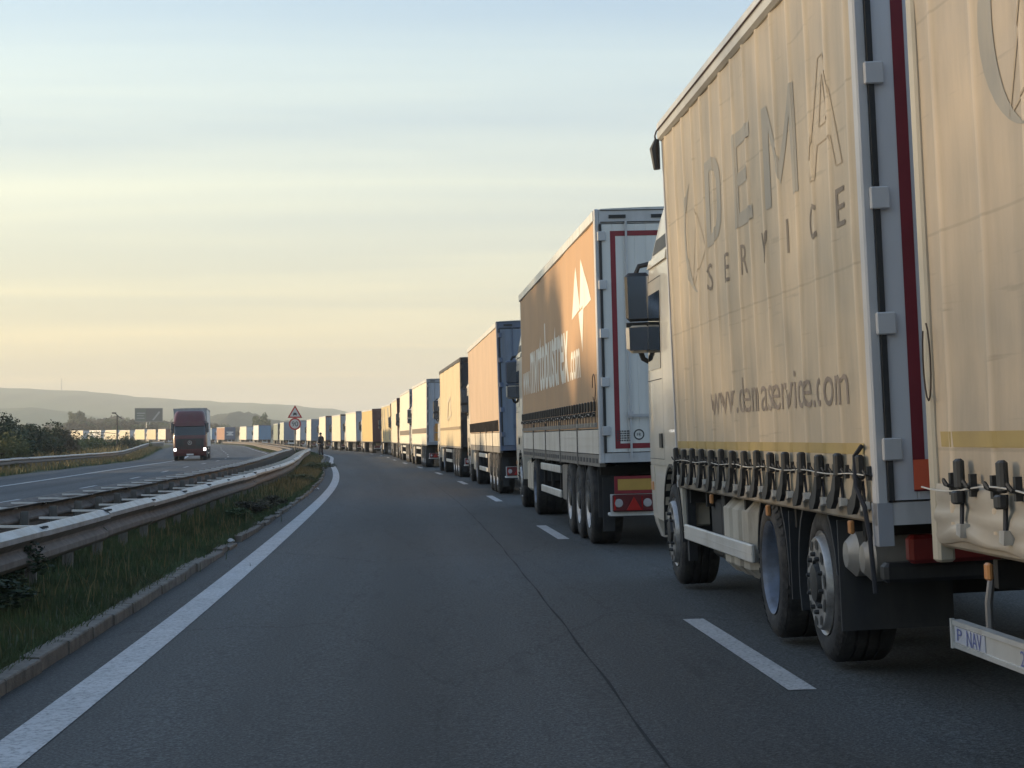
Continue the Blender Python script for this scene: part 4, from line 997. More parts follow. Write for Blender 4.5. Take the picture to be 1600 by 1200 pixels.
# ---- the drawbar trailer behind it
def drawbar():
    L, top, zf, pitch, sd = 7.6, 4.0, .93, .58, 5
    root = tag(link('drawbar_trailer', None), 'beige trailer cut off by the right edge, its side guard lettered NAV', 'trailer')
    dfn = dema_curtains(root, .1, L - .09, zf - .02, top - .15, pitch, sd)
    for xx_ in (-1.275, 1.2): m = MB(); m.rbox(xx_, xx_ + .075, L - .10, L, zf - .18, top, .012); link('front_post', m.mesh('front_post', mk('post_cream', (.50, .44, .34), .5, var=.05, dirt=.4, dcol=(.3, .25, .18))), root)
    m = MB(); m.box(-1.2, 1.2, L - .05, L - .003, zf - .1, top - .02); link('headboard', m.mesh('headboard', F_WHT), root)
    m = MB()
    for s_ in (-1, 1): m.rbox(min(s_ * 1.295, s_ * 1.2), max(s_ * 1.295, s_ * 1.2), 0, L + .01, top - .15, top + .01, .02)
    link('roof_rail', m.mesh('roof_rail', ALUP), root)
    m = MB(); m.box(-1.2, 1.2, 0, L, top - .04, top + .02); link('roof', m.mesh('roof', C_CRM), root)
    doors(root, dict(frame=F_WHT, door=D_WHT, tape=M_RED), 1, zf, top)
    m = MB(); m.rbox(-1.262, -1.18, .1, L - .1, zf - .11, zf - .02, .012); m.rbox(1.18, 1.262, .1, L - .1, zf - .11, zf - .02, .012); link('side_rave', m.mesh('side_rave', mk('rave_tan')if False else MATS['rave_tan']), root)
    for i in range(13):
        y = (i + .5) * pitch - .22 + .0
        if y > L - .15: continue
        link('strap_buckle', buckle_mesh(.31, 'plain'), root, loc=(-1.285, y, zf + .275), scale=(1.1, 1.15, 1), rot=(R(2 * math.sin(i)), 0, 0))
        for dy in (.14, -.15): link('cord_eyelet', CACHE['eyelet'], root, loc=(-1.277, y + dy, zf + .15), scale=(1.3,) * 3)
    m = MB(); m.tube([(-1.31 - .008 * math.sin(y * 6), y, zf + .155 + .018 * math.sin(y * 4.1)) for y in np.arange(.08, L - .0, .11)], .0038, 5); link('customs_cord', m.mesh('customs_cord', M_CORD), root)
    # bunched curtain hem
    ys = np.linspace(.1, L - .1, 150); vs = []; fs = []
    prof = [(0, .17), (.016, .14), (.022, .10), (.004, .075), (.02, .05), (.026, .015), (.006, -.01), (.03, -.04), (.02, -.075), (0, -.085)]
    for y in ys:
        sw = math.sin(y * 10.8) * .005 + .006 * math.sin(y * 4.7)
        for k, (dx, dz) in enumerate(prof): vs.append((-(1.268 + dx * (.55 + .25 * math.sin(y * 5.4 + k))), y, zf + dz + sw * (1 if k > 3 else .3) + (.006 * math.sin(y * 3.1 + k * .6) + (.02 * math.sin(y * 7.3) if k == 7 else 0))))
    n = len(prof)
    for i in range(len(ys) - 1):
        for j in range(n - 1): a = i * n + j; fs.append((a, a + 1, a + n + 1, a + n))
    me = bpy.data.meshes.new('curtain_hem'); me.from_pydata(vs, [], fs); me.materials.append(mk('hem_white', (.44, .39, .32), .5, var=.1, dirt=.5, dcol=(.25, .22, .18), dstretch=(1, .6, 3))); me.shade_smooth(); link('curtain_hem', me, root)
    vs = []; fs = []
    for i, y in enumerate(np.arange(.2, L - .14, .03)):
        vs += [(-(1.262 + dfn(y, 1.26) + .003), y, 1.25), (-(1.262 + dfn(y, 1.32) + .003), y, 1.315)]
        if i: fs.append((2 * i - 2, 2 * i - 1, 2 * i + 1, 2 * i))
    me = bpy.data.meshes.new('mustard_band'); me.from_pydata(vs, [], fs); me.materials.append(M_MUST); link('mustard_band', me, root)
    logo(root, L - 1.02, 2.42, 3.34, dfn)
    for txt, poly, a, b in (('D', D_POLY, 5.2, 4.5), ('E', E_POLY, 4.0, 3.3), ('M', M_POLY, 2.85, 1.9), ('A', A_POLY, 1.5, .65)):
        side_print(root, 'letter_' + txt.lower(), None, a, b, 2.75, 3.42, PRINT, dfn, poly=poly)
    m = MB(); pts = [(-1.29, L - .10 - .06 * math.sin(t) - .02, 1.62 + .17 * math.cos(t)) for t in np.linspace(.3, 5.6, 14)]; m.tube(pts, .004, 5); link('cord_loop', m.mesh('cord_loop', mk('cord_dark', (.06, .045, .035), .8)), root)
    for s_ in (-1, 1):
        xs = sorted((s_ * 1.27, s_ * 1.235))
        m = MB(); m.box(xs[0], xs[1], L - 4.2, L - .25, .405, .52); g = link('side_guard_rail', m.mesh('side_guard_rail', mk('guard_grey', (.46, .46, .44), .5, .2, var=.05, dirt=.4, dcol=(.3, .28, .24))), root)
        xo = s_ * 1.27; xp = sorted((xo, xo + s_ * .008)); m = MB(); m.box(xp[0], xp[1], L - 4.2, L - .25, .405, .425); m.box(xp[0], xp[1], L - 4.2, L - .25, .50, .52); m.box(xp[0] - .004, xp[1] + .004, L - .27, L - .245, .40, .525)
        link('rail_lip', m.mesh('rail_lip', M_ALU), g)
        m = MB()
        for y in (L - .62, L - 1.25, L - 2.4, L - 3.8): m.tube([(s_ * 1.22, y, .46), (s_ * 1.22, y + .0, .62), (s_ * 1.2, y + .01, .72), (s_ * 1.12, y + .0, .80), (s_ * .95, y, .83)], .017, 8)
        link('guard_bracket', m.mesh('guard_bracket', mk('bracket_grey', (.16, .16, .165), .5, .3, dirt=.4), 40), root)
    side = [('P', L - .33, L - .40, .44, .49), ('NAV', L - .47, L - .68, .43, .495), ('26', L - 1.18, L - 1.3, .43, .49)]
    m = MB(); m.box(-1.2745, -1.271, L - .72, L - .29, .43, .497); link('guard_sticker', m.mesh('guard_sticker', mk('sticker_grey', (.42, .44, .50), .5)), root)
    for tx, a, b, z0, z1 in side:
        bm = fit_text(tx, a - b, z1 - z0)
        for v in bm.verts: v.co = (-1.2765, a - v.co.x, z0 + v.co.y)
        me = bpy.data.meshes.new('guard_lettering'); bm.to_mesh(me); bm.free(); me.materials.append(BLUEINK); link('guard_lettering', me, root)
    m = MB(); m.rbox(-1.265, -1.24, L - .78, L - .72, .72, .79, .008); link('side_marker', m.mesh('side_marker', M_LORG), root)
    chassis(root, .2, L - .1, .80)
    m = MB(); m.box(-.09, .09, L - .2, L + 1.2, .50, .62); link('drawbar', m.mesh('drawbar', M_CHAS), root)
    axle_beams(root, [3.0, 4.4], .47)
    for y in (3.0, 4.4):
        for s_ in (-1, 1): wheel(root, y, s_, 'trailer', 1, .455, .36, x=1.24)
    tail(root, 1, dict(plates=True))
    return root
t0 = drawbar()
zb = 8.53 - 7.6 * math.cos(HD); xb = X9 + .052 * (9.5 - 8.53) + 7.6 * math.sin(HD)
t0.location = (xb + 1.275, zb + 1.275 * HD, .035 + 1.275 * .045); t0.rotation_euler = (0, -.045, HD)

# ---- the lorry with the white web address
t = artic(dict(lod=0, plates=True, label='lorry with orange tan curtain, white arrow emblem and white web address', group=GQ, curtain=C_ORA, frame=F_WHT, door=mk('door_bright_white', (.68, .67, .64), .45, var=.04, scale=1, dirt=.5, dcol=(.42, .41, .40), dstretch=(2, 1, .2), dscale=2), tape=M_RED,
               drop=.31, dropmat=ALUP, buckles=36, bh=.30, bup=.03, cab=K_WHT, seed=3, pitch=.37, straps=False, mirror=mk('mirror_blue_grey', (.07, .09, .14), .4)))
place(t, 941, 22.8)
dmv = lambda y, z: disp(y, z, .37, 3, False)
dmv.key = (.37, 3)
side_print(t, 'web_address_start', 'www.', 13.2, 11.4, 2.10, 2.50, PRINT_W, dmv, label='small white letters www.')
side_print(t, 'web_address', 'mvrtobustrex', 11.2, 3.85, 2.08, 3.12, PRINT_W, dmv, label='tall condensed white lettering')
side_print(t, 'web_address_end', '.com', 3.65, 2.2, 2.09, 2.48, PRINT_W, dmv, label='small white letters .com')
side_print(t, 'arrow_emblem', None, 3.2, .72, 2.40, 3.58, PRINT_W, dmv, poly=[[(0, .42), (.28, .97), (.47, .50), (.45, .47)], [(.47, .50), (.56, 1.0), (.60, .5), (.52, .46)], [(.56, 1.0), (1, .50), (.60, .45)], [(.40, .44), (.64, .47), (.54, 0)]], label='white double arrow emblem')
# rear stencil: ring mark and small data lines
m = MB()
for i in range(28):
    a, b = 2 * math.pi * i / 28, 2 * math.pi * (i + 1) / 28
    m.add([(-.81 + r * math.cos(q), -.004, 1.35 + r * math.sin(q)) for r, q in ((.048, a), (.063, a), (.063, b), (.048, b))], [(0, 1, 2, 3)])
link('ring_mark', m.mesh('ring_mark', M_INK), t); rear_print(t, 'ring_text', 'FR', -.835, -.785, 1.332, 1.368, -.004, M_INK)
m = MB(); rr = random.Random(3)
for r_ in range(5):
    x = -1.07
    while x < -.905: w_ = rr.uniform(.012, .03); m.box(x, min(x + w_, -.90), -.005, -.002, 1.278 + r_ * .027, 1.292 + r_ * .027); x += w_ + .008
o = link('data_lines', m.mesh('data_lines', M_INK), t)
m = MB(); m.tube([(-1.287, .38 + .17 * math.cos(a), 1.92 + .16 * math.sin(a)) for a in np.linspace(0, 5.5, 14)], .006, 5); link('cord_loop', m.mesh('cord_loop', mk('cord_dark')if 'cord_dark' not in MATS else MATS['cord_dark']), t)

# ---- the rest of the queue
Q = [
 (784, 44.8, .010, 1, dict(label='peach-sided lorry with blue-grey rear, just ahead of the orange tan lorry', curtain=C_PEA, frame=F_BLU, door=D_BLU, drop=.34, dropmat=mk('drop_cream', (.58, .52, .42), .5, dirt=.4), buckles=28, cab=K_WHT, tape=None, mirror=M_BLK, bh=.26)),
 (721, 64.6, -.01, 1, dict(label='lorry with straw cream side and dark brown-black rear doors, ahead of the peach lorry', curtain=cloth('straw_curtain', (.54, .44, .28)), frame=F_BLK, door=D_BLK, cab=K_WHT, band=(1.62, 1.72, mk('brown_band', (.25, .19, .12), .7)), rail=F_BLK, guard=True)),
 (666.8, 87.4, -.02, 1, dict(label='lorry with white rear doors marked by an orange upright panel, cream side', curtain=C_CRM2, frame=F_GRY, door=D_GRY, cab=K_WHT, band=(1.55, 1.78, mk('grey_band', (.16, .13, .10), .7)), mirror=M_WHITE)),
 (640, 106.3, -.02, 1, dict(label='cream lorry with dark side band and grey-blue rear, next beyond the orange panel', curtain=C_CRM2, frame=F_GRY, door=D_BLU, cab=K_WHT, band=(1.5, 1.76, mk('grey_band')))),
 (622, 127.1, 0, 2, dict(label='lorry almost hidden in the queue, narrow cream side and thin dark red rear edge', curtain=C_CRM, frame=F_MAR, door=D_MAR, cab=K_WHT)),
 (611.7, 149.5, 0, 2, dict(label='lorry with tan side crossed by grey diagonal shapes and a dark red rear edge', curtain=C_TAN, frame=F_MAR, door=D_MAR, cab=K_BLK)),
 (583, 171.3, 0, 2, dict(label='lorry with the strongest yellow side, dark maroon rear', curtain=C_YEL, frame=F_MAR, door=D_MAR, cab=K_WHT)),
 (557, 191.8, 0, 2, dict(label='lorry with plain cream side and slate grey rear, next beyond the yellow lorry', curtain=C_CRM2, frame=F_GRY, door=D_GRY, cab=K_WHT)),
 (532.5, 211, 0, 2, dict(label='lorry with cream side and dark blue-grey rear, second beyond the yellow lorry', curtain=C_CRM, frame=F_BLK, door=D_GRY, cab=K_BLU)),
 (509, 233, 0, 2, dict(label='lorry with cream side standing just right of the walking man', curtain=C_CRM2, frame=F_MAR, door=D_BLU, cab=K_WHT)),
 (486, 259, 0, 2, dict(label='lorry with bright cream side between the road sign and the walking man', curtain=C_CRM2, frame=F_GRY, door=D_BLU, cab=K_BLK)),
 (469, 290, 0, 3, dict(label='lorry with grey-white side directly behind the speed sign', curtain=C_WHT, frame=F_GRY, door=D_GRY, cab=K_WHT)),
 (443.5, 322, 0, 3, dict(label='lorry with pale grey-green side and blue rear just left of the speed sign', curtain=cloth('pale_green_curtain', (.42, .45, .36)), frame=F_GRY, door=D_BLU, cab=K_WHT)),
 (434, 346, 0, 3, dict(label='lorry with dark grey-green side, second left of the speed sign', curtain=C_GRN, frame=F_GRY, door=D_BLK, cab=K_BLK)),
 (404, 392, 0, 3, dict(label='lorry with white side and sky blue rear, third left of the speed sign', curtain=C_WHT, frame=F_BLU, door=D_SKY, cab=K_WHT)),
 (385, 425, 0, 3, dict(label='lorry with pale grey rear and a narrow white sunlit edge, right of the navy lorry', curtain=C_CRM2, frame=F_GRY, door=D_WHT, cab=K_WHT)),
 (351, 462, 0, 3, dict(label='lorry with navy blue rear bearing a white emblem, right of the oncoming red lorry', curtain=mk('rust_side', (.30, .16, .10), .7), frame=F_BLU, door=F_BLU, cab=K_BLU)),
 (331, 492, 0, 3, dict(label='lorry with pale blue rear showing beside the right flank of the oncoming red lorry', curtain=C_BLU, frame=F_BLU, door=D_SKY, cab=K_BLU)),
 (259, 545, 0, 3, dict(label='lorry with peach cream sunlit side at the left flank of the oncoming red lorry', curtain=C_CRM2, frame=F_MAR, door=D_MAR, cab=K_BLU)),
 (243.5, 562, 0, 3, dict(label='lorry with orange cream sunlit side under the right part of the billboard', curtain=cloth('apricot_curtain', (.62, .47, .30)), frame=F_BLK, door=D_BLK, cab=K_WHT)),
 (226, 580, 0, 3, dict(label='lorry with yellow cream sunlit side under the left part of the billboard', curtain=cloth('butter_curtain', (.64, .55, .34)), frame=F_GRY, door=D_GRY, cab=K_WHT)),
 (203, 600, 0, 3, dict(label='lorry showing a sunlit yellow side between dark shrubs, first left of the billboard', curtain=C_CRM, frame=F_GRY, door=D_GRY, cab=K_WHT)),
 (182, 620, 0, 3, dict(label='lorry with sunlit side beneath the utility pole, partly behind shrubs', curtain=C_CRM, frame=F_GRY, door=D_GRY, cab=K_WHT)),
 (158, 640, 0, 3, dict(label='lorry with pale side half hidden by shrubs, second left of the utility pole', curtain=C_WHT, frame=F_GRY, door=D_GRY, cab=K_WHT)),
 (130, 662, 0, 3, dict(label='farthest lorry to the left with a sliver of yellow side over the shrubs', curtain=C_CRM, frame=F_GRY, door=D_GRY, cab=K_WHT)),
]
fleet = []
for i, (px, Z, lean, lod, cfg) in enumerate(Q):
    cfg['lod'] = lod; cfg['group'] = GQ; cfg['seed'] = 11 + i; cfg['top'] = 4.0 - (0, 0, .02, 0, .06, .03, .10, .02, .08, 0, .12)[i % 11]; cfg['croof'] = 3.75 - (0, .15, 0, .3, .1)[i % 5]; cfg['guard'] = cfg.get('guard', lod <= 1)
    X_ = (px - 800) / 3050 * Z; hf_ = Hs(nearest(X_, Z)[0] + 7) - R(4.5) if Z > 540 else None
    o = place(artic(cfg), px, Z, lean, hf_); fleet.append(o)
# extra marks on a few of them
m = MB(); m.box(-.35 - .62, .0 - .62, -.006, -.003, 1.25, 1.75)
tt_ = fleet[2]
m = MB(); m.prism([(-.95, 1.2), (-.62, 1.2), (-.62, 1.85), (-.70, 1.98), (-.87, 1.98), (-.95, 1.85)], -.012, -.004, 'y'); link('orange_panel', m.mesh('orange_panel', mk('orange_print', (.62, .27, .05), .6)), tt_)
m = MB(); m.prism([(.1 + .28 * math.cos(a) * (1 + .2 * math.sin(3 * a)), 2.85 + .45 * math.sin(a) * (1 + .15 * math.cos(2 * a))) for a in np.linspace(0, 6.0, 16)], -.010, -.004, 'y'); m.box(-.25, .2, -.012, -.008, 1.3, 1.62); link('dark_print', m.mesh('dark_print', mk('navy_print', (.03, .04, .07), .6)), tt_)
for o, (x0, x1) in ((fleet[8], (-.1, .9)), (fleet[10], (-.3, .6)), (fleet[7], (-.5, .3))):
    m = MB(); m.prism([(x0 + (x1 - x0) * (.5 + .5 * math.cos(a) * (1 + .3 * math.sin(2 * a))), 2.2 + .6 * math.sin(a)) for a in np.linspace(0, 5.9, 12)], -.010, -.004, 'y'); link('dark_print', m.mesh('dark_print', mk('navy_print')), o)
m = MB(); m.prism([(-.8, 2.0), (.8, 2.0), (.8, 2.25), (.3, 2.45), (.8, 2.7), (.8, 2.95), (-.8, 2.95), (-.8, 2.7), (-.3, 2.45), (-.8, 2.25)], -.012, -.004, 'y'); link('white_emblem', m.mesh('white_emblem', M_WHITE), fleet[16])
for a_, b_ in ((12.5, 11), (9.5, 7.6), (4.5, 1.5)):
    side_print(fleet[5], 'grey_diagonal', None, a_, b_, 1.2, 3.7, mk('grey_print', (.28, .27, .24), .7), None, poly=[[(0, 1), (.45, 1), (1, 0), (.7, 0)]])
bm = None
side_print(fleet[2], 'band_lettering', 'TRANS CARGO' if False else 'mmwmmnm', 12.5, 1.5, 1.60, 1.73, PRINT_W, None) if False else None
side_print(fleet[1], 'faded_mark', None, 8, 5.5, 2.0, 2.8, mk('faded_mark_print', (.48, .42, .32), .7), None, poly=outline([(0, 0), (1, .2), (.8, 1), (.2, .8)], .06, .06))

# ---- oncoming lorry on the other carriageway
red = artic(dict(lod=1, label='oncoming dark red lorry with lit headlights on the opposite carriageway', curtain=C_WHT, frame=F_GRY, door=D_GRY, cab=K_RED, lit=True, seed=40, croof=3.78, mirror=K_BLK, guard=True, rail=F_GRY))
s_r, Z_r = None, 148.
X_r = (297.5 - 800) / 3050 * Z_r; s_r, u_r = nearest(X_r, Z_r)
hr = Hs(s_r) + .028; zb_ = -.025 * (3.85 - u_r)
red.rotation_euler = (0, .025, hr + math.pi); red.location = (X_r - 16.1 * math.sin(hr), Z_r + 16.1 * math.cos(hr), zb_)
# star in a ring on the grille
yy = 13.6 + 2.5 + .10
m = MB()
for i in range(20):
    a, b = 2 * math.pi * i / 20, 2 * math.pi * (i + 1) / 20
    m.add([(r * math.cos(q), yy, 1.35 + r * math.sin(q)) for r, q in ((.13, a), (.155, a), (.155, b), (.13, b))], [(3, 2, 1, 0)])
for k in range(3):
    a = math.pi / 2 + k * 2 * math.pi / 3; m.add([(.13 * math.cos(a), yy, 1.35 + .13 * math.sin(a)), (.022 * math.cos(a + 1.57), yy, 1.35 + .022 * math.sin(a + 1.57)), (.022 * math.cos(a - 1.57), yy, 1.35 + .022 * math.sin(a - 1.57))], [(0, 1, 2)])
link('star_emblem', m.mesh('star_emblem', M_ALU), red)
m = MB(); m.box(-.26, .26, yy - .09, yy + .0, .40, .52); link('front_plate', m.mesh('front_plate', M_WHITE), red)
m = MB()
for k in range(5): m.box(-.45, .45, yy - .06, yy - .01, 1.0 + k * .12, 1.03 + k * .12)
link('grille_slats', m.mesh('grille_slats', K_RED), red)

# ------------------------------------------------------------------ crash barriers
M_DKSTEEL = mk('dark_steel', (.17, .15, .135), .75, .1, var=.2, scale=5, dirt=.6, dcol=(.09, .07, .055), dscale=5, dstretch=(1, 1, 1.5))
def beam_mesh(name, s0, s1, u, zt, face, mat, h=.34, ds=1.0):
    """W-profile beam; face=+1 shows its front to the right (+u)"""
    pr = [(-.03, .0), (.008, .002), (.016, -.006), (.070, -.040), (.082, -.052), (.084, -.098), (.074, -.110), (.012, -.160), (.002, -.172), (.002, -.196), (.050, -.238), (.058, -.250), (.060, -.300), (.050, -.314), (.012, -.345), (.0, -.350)]
    ss = list(np.arange(s0, s1, ds)) + [s1]; vs = []; fs = []
    for s in ss:
        for d, z in pr:
            vs.append(P(s, u + face * d, zt + z))
    k = len(vs)
    for s in ss:
        for d, z in pr: vs.append(P(s, u + face * (d - .005), zt + z - (.004 if z == 0 else 0)))
    n = len(pr)
    for i in range(len(ss) - 1):
        for j in range(n - 1):
            a = i * n + j; fs.append((a, a + n, a + n + 1, a + 1)); b = k + a; fs.append((b, b + 1, b + n + 1, b + n))
        a = i * n; fs.append((a, k + a, k + a + n, a + n)); a = i * n + n - 1; fs.append((a, a + n, k + a + n, k + a))
    for i in (0, len(ss) - 1):
        for j in range(n - 1): a = i * n + j; fs.append((a, a + 1, k + a + 1, k + a))
    me = bpy.data.meshes.new(name); me.from_pydata(vs, [], fs); me.materials.append(mat); me.materials.append(M_DKSTEEL)
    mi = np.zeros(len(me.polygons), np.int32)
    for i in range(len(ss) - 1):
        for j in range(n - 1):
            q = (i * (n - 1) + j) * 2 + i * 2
            mi[q] = 1 if j > 4 or mat is M_DKSTEEL else 0; mi[q + 1] = 1  # lower face and back in a darker steel than the top lobe
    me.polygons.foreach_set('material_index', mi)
    me.shade_smooth(); me.set_sharp_from_angle(angle=R(24)); return me

def barrier(label, u, face, h, s0, s1, bar=0., detail=150, mat=M_GALV, beam=True, back=None, seed=1, matb=None):
    root = tag(link('crash_barrier', None, loc=P(s0, u)), label, 'crash barrier')
    root.location = (0, 0, 0)
    rr = random.Random(seed); s = s0
    while s < min(s1, detail):
        dz = rr.uniform(-.012, .012)
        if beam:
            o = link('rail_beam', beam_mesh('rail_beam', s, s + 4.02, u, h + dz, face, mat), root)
            if s < 60:
                for ds_ in (-.09, .09):
                    m = MB(); p = P(s + .1 + ds_, u + face * .045, h + dz - .020); m.lathe([(-.008, .034), (.010, .030), (.012, 0)], 8, c=p, axis='z'); link('splice_bolt', m.mesh('splice_bolt', M_BOLT), root)
        for k in (0, 2):
            sp = s + k + .12; hh_ = Hs(sp)
            x, y, z = P(sp, u - face * .07, 0); m = MB(); m.box(-.05, .05, -.03, .03, -.25, h - .06); m.box(-.05, -.03, -.06, .06, -.25, h - .06)
            pm = cached(('post', h, face), lambda: m.mesh('post', M_GALVD))
            link('post', pm, root, loc=(x, y, z), rot=(rr.uniform(-.02, .02), rr.uniform(-.02, .02), hh_))
            if bar:
                m = MB(); m.box(-bar if bar > 0 else 0, 0 if bar > 0 else -bar, -.03, .03, -.010, .010)
                bmh = cached(('bar', bar), lambda: m.mesh('spacer_bar', mk('bar_galvanised', (.62, .62, .62), .4, .3, var=.1, dirt=.3, dcol=(.3, .27, .25))))
                x, y, z = P(sp, u - .02, h - .02); link('spacer_bar', bmh, root, loc=(x, y, z), rot=(0, 0, hh_))
        s += 4
    if s < s1 and beam:
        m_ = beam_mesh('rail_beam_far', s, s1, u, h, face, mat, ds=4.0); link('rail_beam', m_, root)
        m = MB()
        while s < s1:
            x, y, z = P(s, u - face * .08); m.box(x - .05, x + .05, y - .05, y + .05, z - .2, z + h - .08); s += 4
        o = link('far_posts', m.mesh('far_posts', M_GALVD), root); o['kind'] = 'stuff'
    if back:
        s = s0
        ub, hb = back
        while s < min(s1, detail): link('rail_beam', beam_mesh('rail_beam', s, s + 4.02, ub, hb, -face, M_DKSTEEL), root); s += 4
        link('rail_beam', beam_mesh('rail_beam', s, s1, ub, hb, -face, M_DKSTEEL, ds=4.0), root)
    return root
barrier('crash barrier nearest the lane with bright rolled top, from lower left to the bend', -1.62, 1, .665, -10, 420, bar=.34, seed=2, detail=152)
barrier('dark double crash barrier with spacer bars beside the opposite carriageway', -2.95, -1, .655, -10, 420, bar=.46, back=(-3.66, .64), seed=3, detail=152, mat=M_DKSTEEL)
barrier('outer crash barrier on the far verge behind the opposite carriageway, before dry grass', -17.4, 1, .77, 40, 430, seed=4, detail=180)

# ------------------------------------------------------------------ signs and poles
X, Y = (461 - 800) / 3050 * 140, 140.
sg, ug = nearest(X, Y); zb = .025 * (ug - 3.85)
sign = tag(link('road_sign', None, loc=(X, Y, zb)), 'red-bordered warning triangle above a round 90 speed limit sign on one pole', 'road sign')
m = MB(); m.lathe([(-.3, .038), (3.75, .038), (3.76, 0)], 10, axis='z'); link('sign_post', m.mesh('sign_post', M_GALVD), sign)
def disc(m, r0, r1, z, y, n=28, mi=0):
    for i in range(n):
        a, b = 2 * math.pi * i / n, 2 * math.pi * (i + 1) / n
        if r0 > 0: m.add([(r * math.cos(q), y, z + r * math.sin(q)) for r, q in ((r0, a), (r1, a), (r1, b), (r0, b))], [(0, 1, 2, 3)], mi)
        else: m.add([(0, y, z), (r1 * math.cos(a), y, z + r1 * math.sin(a)), (r1 * math.cos(b), y, z + r1 * math.sin(b))], [(0, 1, 2)], mi)
S_WHT = mk('sign_white', (.55, .53, .52), .4, var=.05); S_RED = mk('sign_red', (.42, .03, .03), .4, var=.08)
m = MB(); m.lathe([(-.05, 0), (-.05, .43), (-.03, .44), (-.03, 0)], 32, c=(0, 0, 2.52), axis='y'); o = link('speed_disc', m.mesh('speed_disc', S_WHT), sign)
m = MB(); disc(m, .335, .435, 2.52, -.053); link('red_ring', m.mesh('red_ring', S_RED), o)
rear_print(o, 'speed_number', '90', -.23, .23, 2.34, 2.70, -.054, M_INK)
def tri(r, z, y): return [(r * math.cos(a), z + r * math.sin(a)) for a in (R(90), R(210), R(330))]
m = MB(); m.prism(tri(.62, 3.26, 0), -.05, -.03, 'y'); o = link('warning_triangle', m.mesh('warning_triangle', S_WHT), sign)
m = MB(); A, B = tri(.61, 3.26, 0), tri(.43, 3.26, 0)
for i in range(3): j = (i + 1) % 3; m.add([(A[i][0], -.053, A[i][1]), (A[j][0], -.053, A[j][1]), (B[j][0], -.053, B[j][1]), (B[i][0], -.053, B[i][1])], [(0, 1, 2, 3)])
link('red_border', m.mesh('red_border', S_RED), o)
m = MB(); m.prism([(-.13, 3.16), (.13, 3.16), (.13, 3.24), (.09, 3.33), (-.09, 3.33), (-.13, 3.24)], -.056, -.053, 'y'); m.box(-.12, -.07, -.056, -.053, 3.11, 3.16); m.box(.07, .12, -.056, -.053, 3.11, 3.16); link('symbol', m.mesh('symbol', M_INK), o)

D = 700.; X = (232.5 - 800) / 3050 * D
bb = tag(link('billboard', None, loc=(X, D, -1.1), rot=(0, 0, R(6))), 'large dark billboard on twin poles rising behind the far queue', 'billboard')
m = MB(); m.box(-4.95, 4.95, -.25, .25, 8.3, 13.3); pnl = link('panel', m.mesh('panel', mk('billboard_frame', (.16, .17, .16), .7)), bb)
m = MB(); m.box(-4.7, -1.0, -.30, -.25, 8.6, 13.0); link('poster_left', m.mesh('poster_left', mk('poster_green', (.07, .11, .10), .6)), pnl)
m = MB(); m.box(-1.0, 4.7, -.30, -.25, 8.6, 13.0); link('poster_right', m.mesh('poster_right', mk('poster_dark', (.045, .06, .075), .6)), pnl)
m = MB(); m.box(-4.2, -1.3, -.34, -.30, 11.2, 11.6); m.box(-4.2, -1.8, -.34, -.30, 10.4, 10.7); m.box(-4.2, -1.5, -.34, -.30, 9.5, 9.8); m.prism([(1.2, 9.0), (3.6, 12.2), (4.1, 11.8), (1.8, 8.9)], -.34, -.30, 'y'); link('poster_print', m.mesh('poster_print', mk('poster_print', (.25, .27, .3), .6)), pnl)
for x in (-.75, .3):
    m = MB(); m.lathe([(-1, .22), (8.3, .2)], 12, c=(x, 0, 0), axis='z'); link('pole', m.mesh('pole', M_GALV), bb)
Y = 210.; X = (183 - 800) / 3050 * Y
up = tag(link('utility_pole', None, loc=(X, Y, -.8)), 'thin dark pole with a lamp arm among the shrubs left of the billboard', 'pole')
m = MB(); m.lathe([(-.5, .09), (4.6, .06)], 8, axis='z'); link('pole', m.mesh('pole', M_BLK), up)
m = MB(); m.tube([(-.25, 0, 4.85), (.15, 0, 4.5), (.5, 0, 4.25)], .05, 6); m.rbox(-.55, -.1, -.12, .12, 4.78, 4.92, .03); link('lamp_arm', m.mesh('lamp_arm', M_BLK), up)
m = MB(); m.tube([(0, 0, 2.6), (-1.2, .3, 2.75), (-2.4, .6, 2.72)], .03, 5); link('side_arm', m.mesh('side_arm', M_BLK), up)
D = 3560.; X = (96 - 800) / 3050 * D
mast = tag(link('radio_mast', None, loc=(X, D, 84)), 'hair-thin mast on the far hill at the left', 'mast')
m = MB(); m.lathe([(0, .9), (27, .5)], 6, axis='z'); link('mast_pole', m.mesh('mast_pole', M_GALVD), mast)

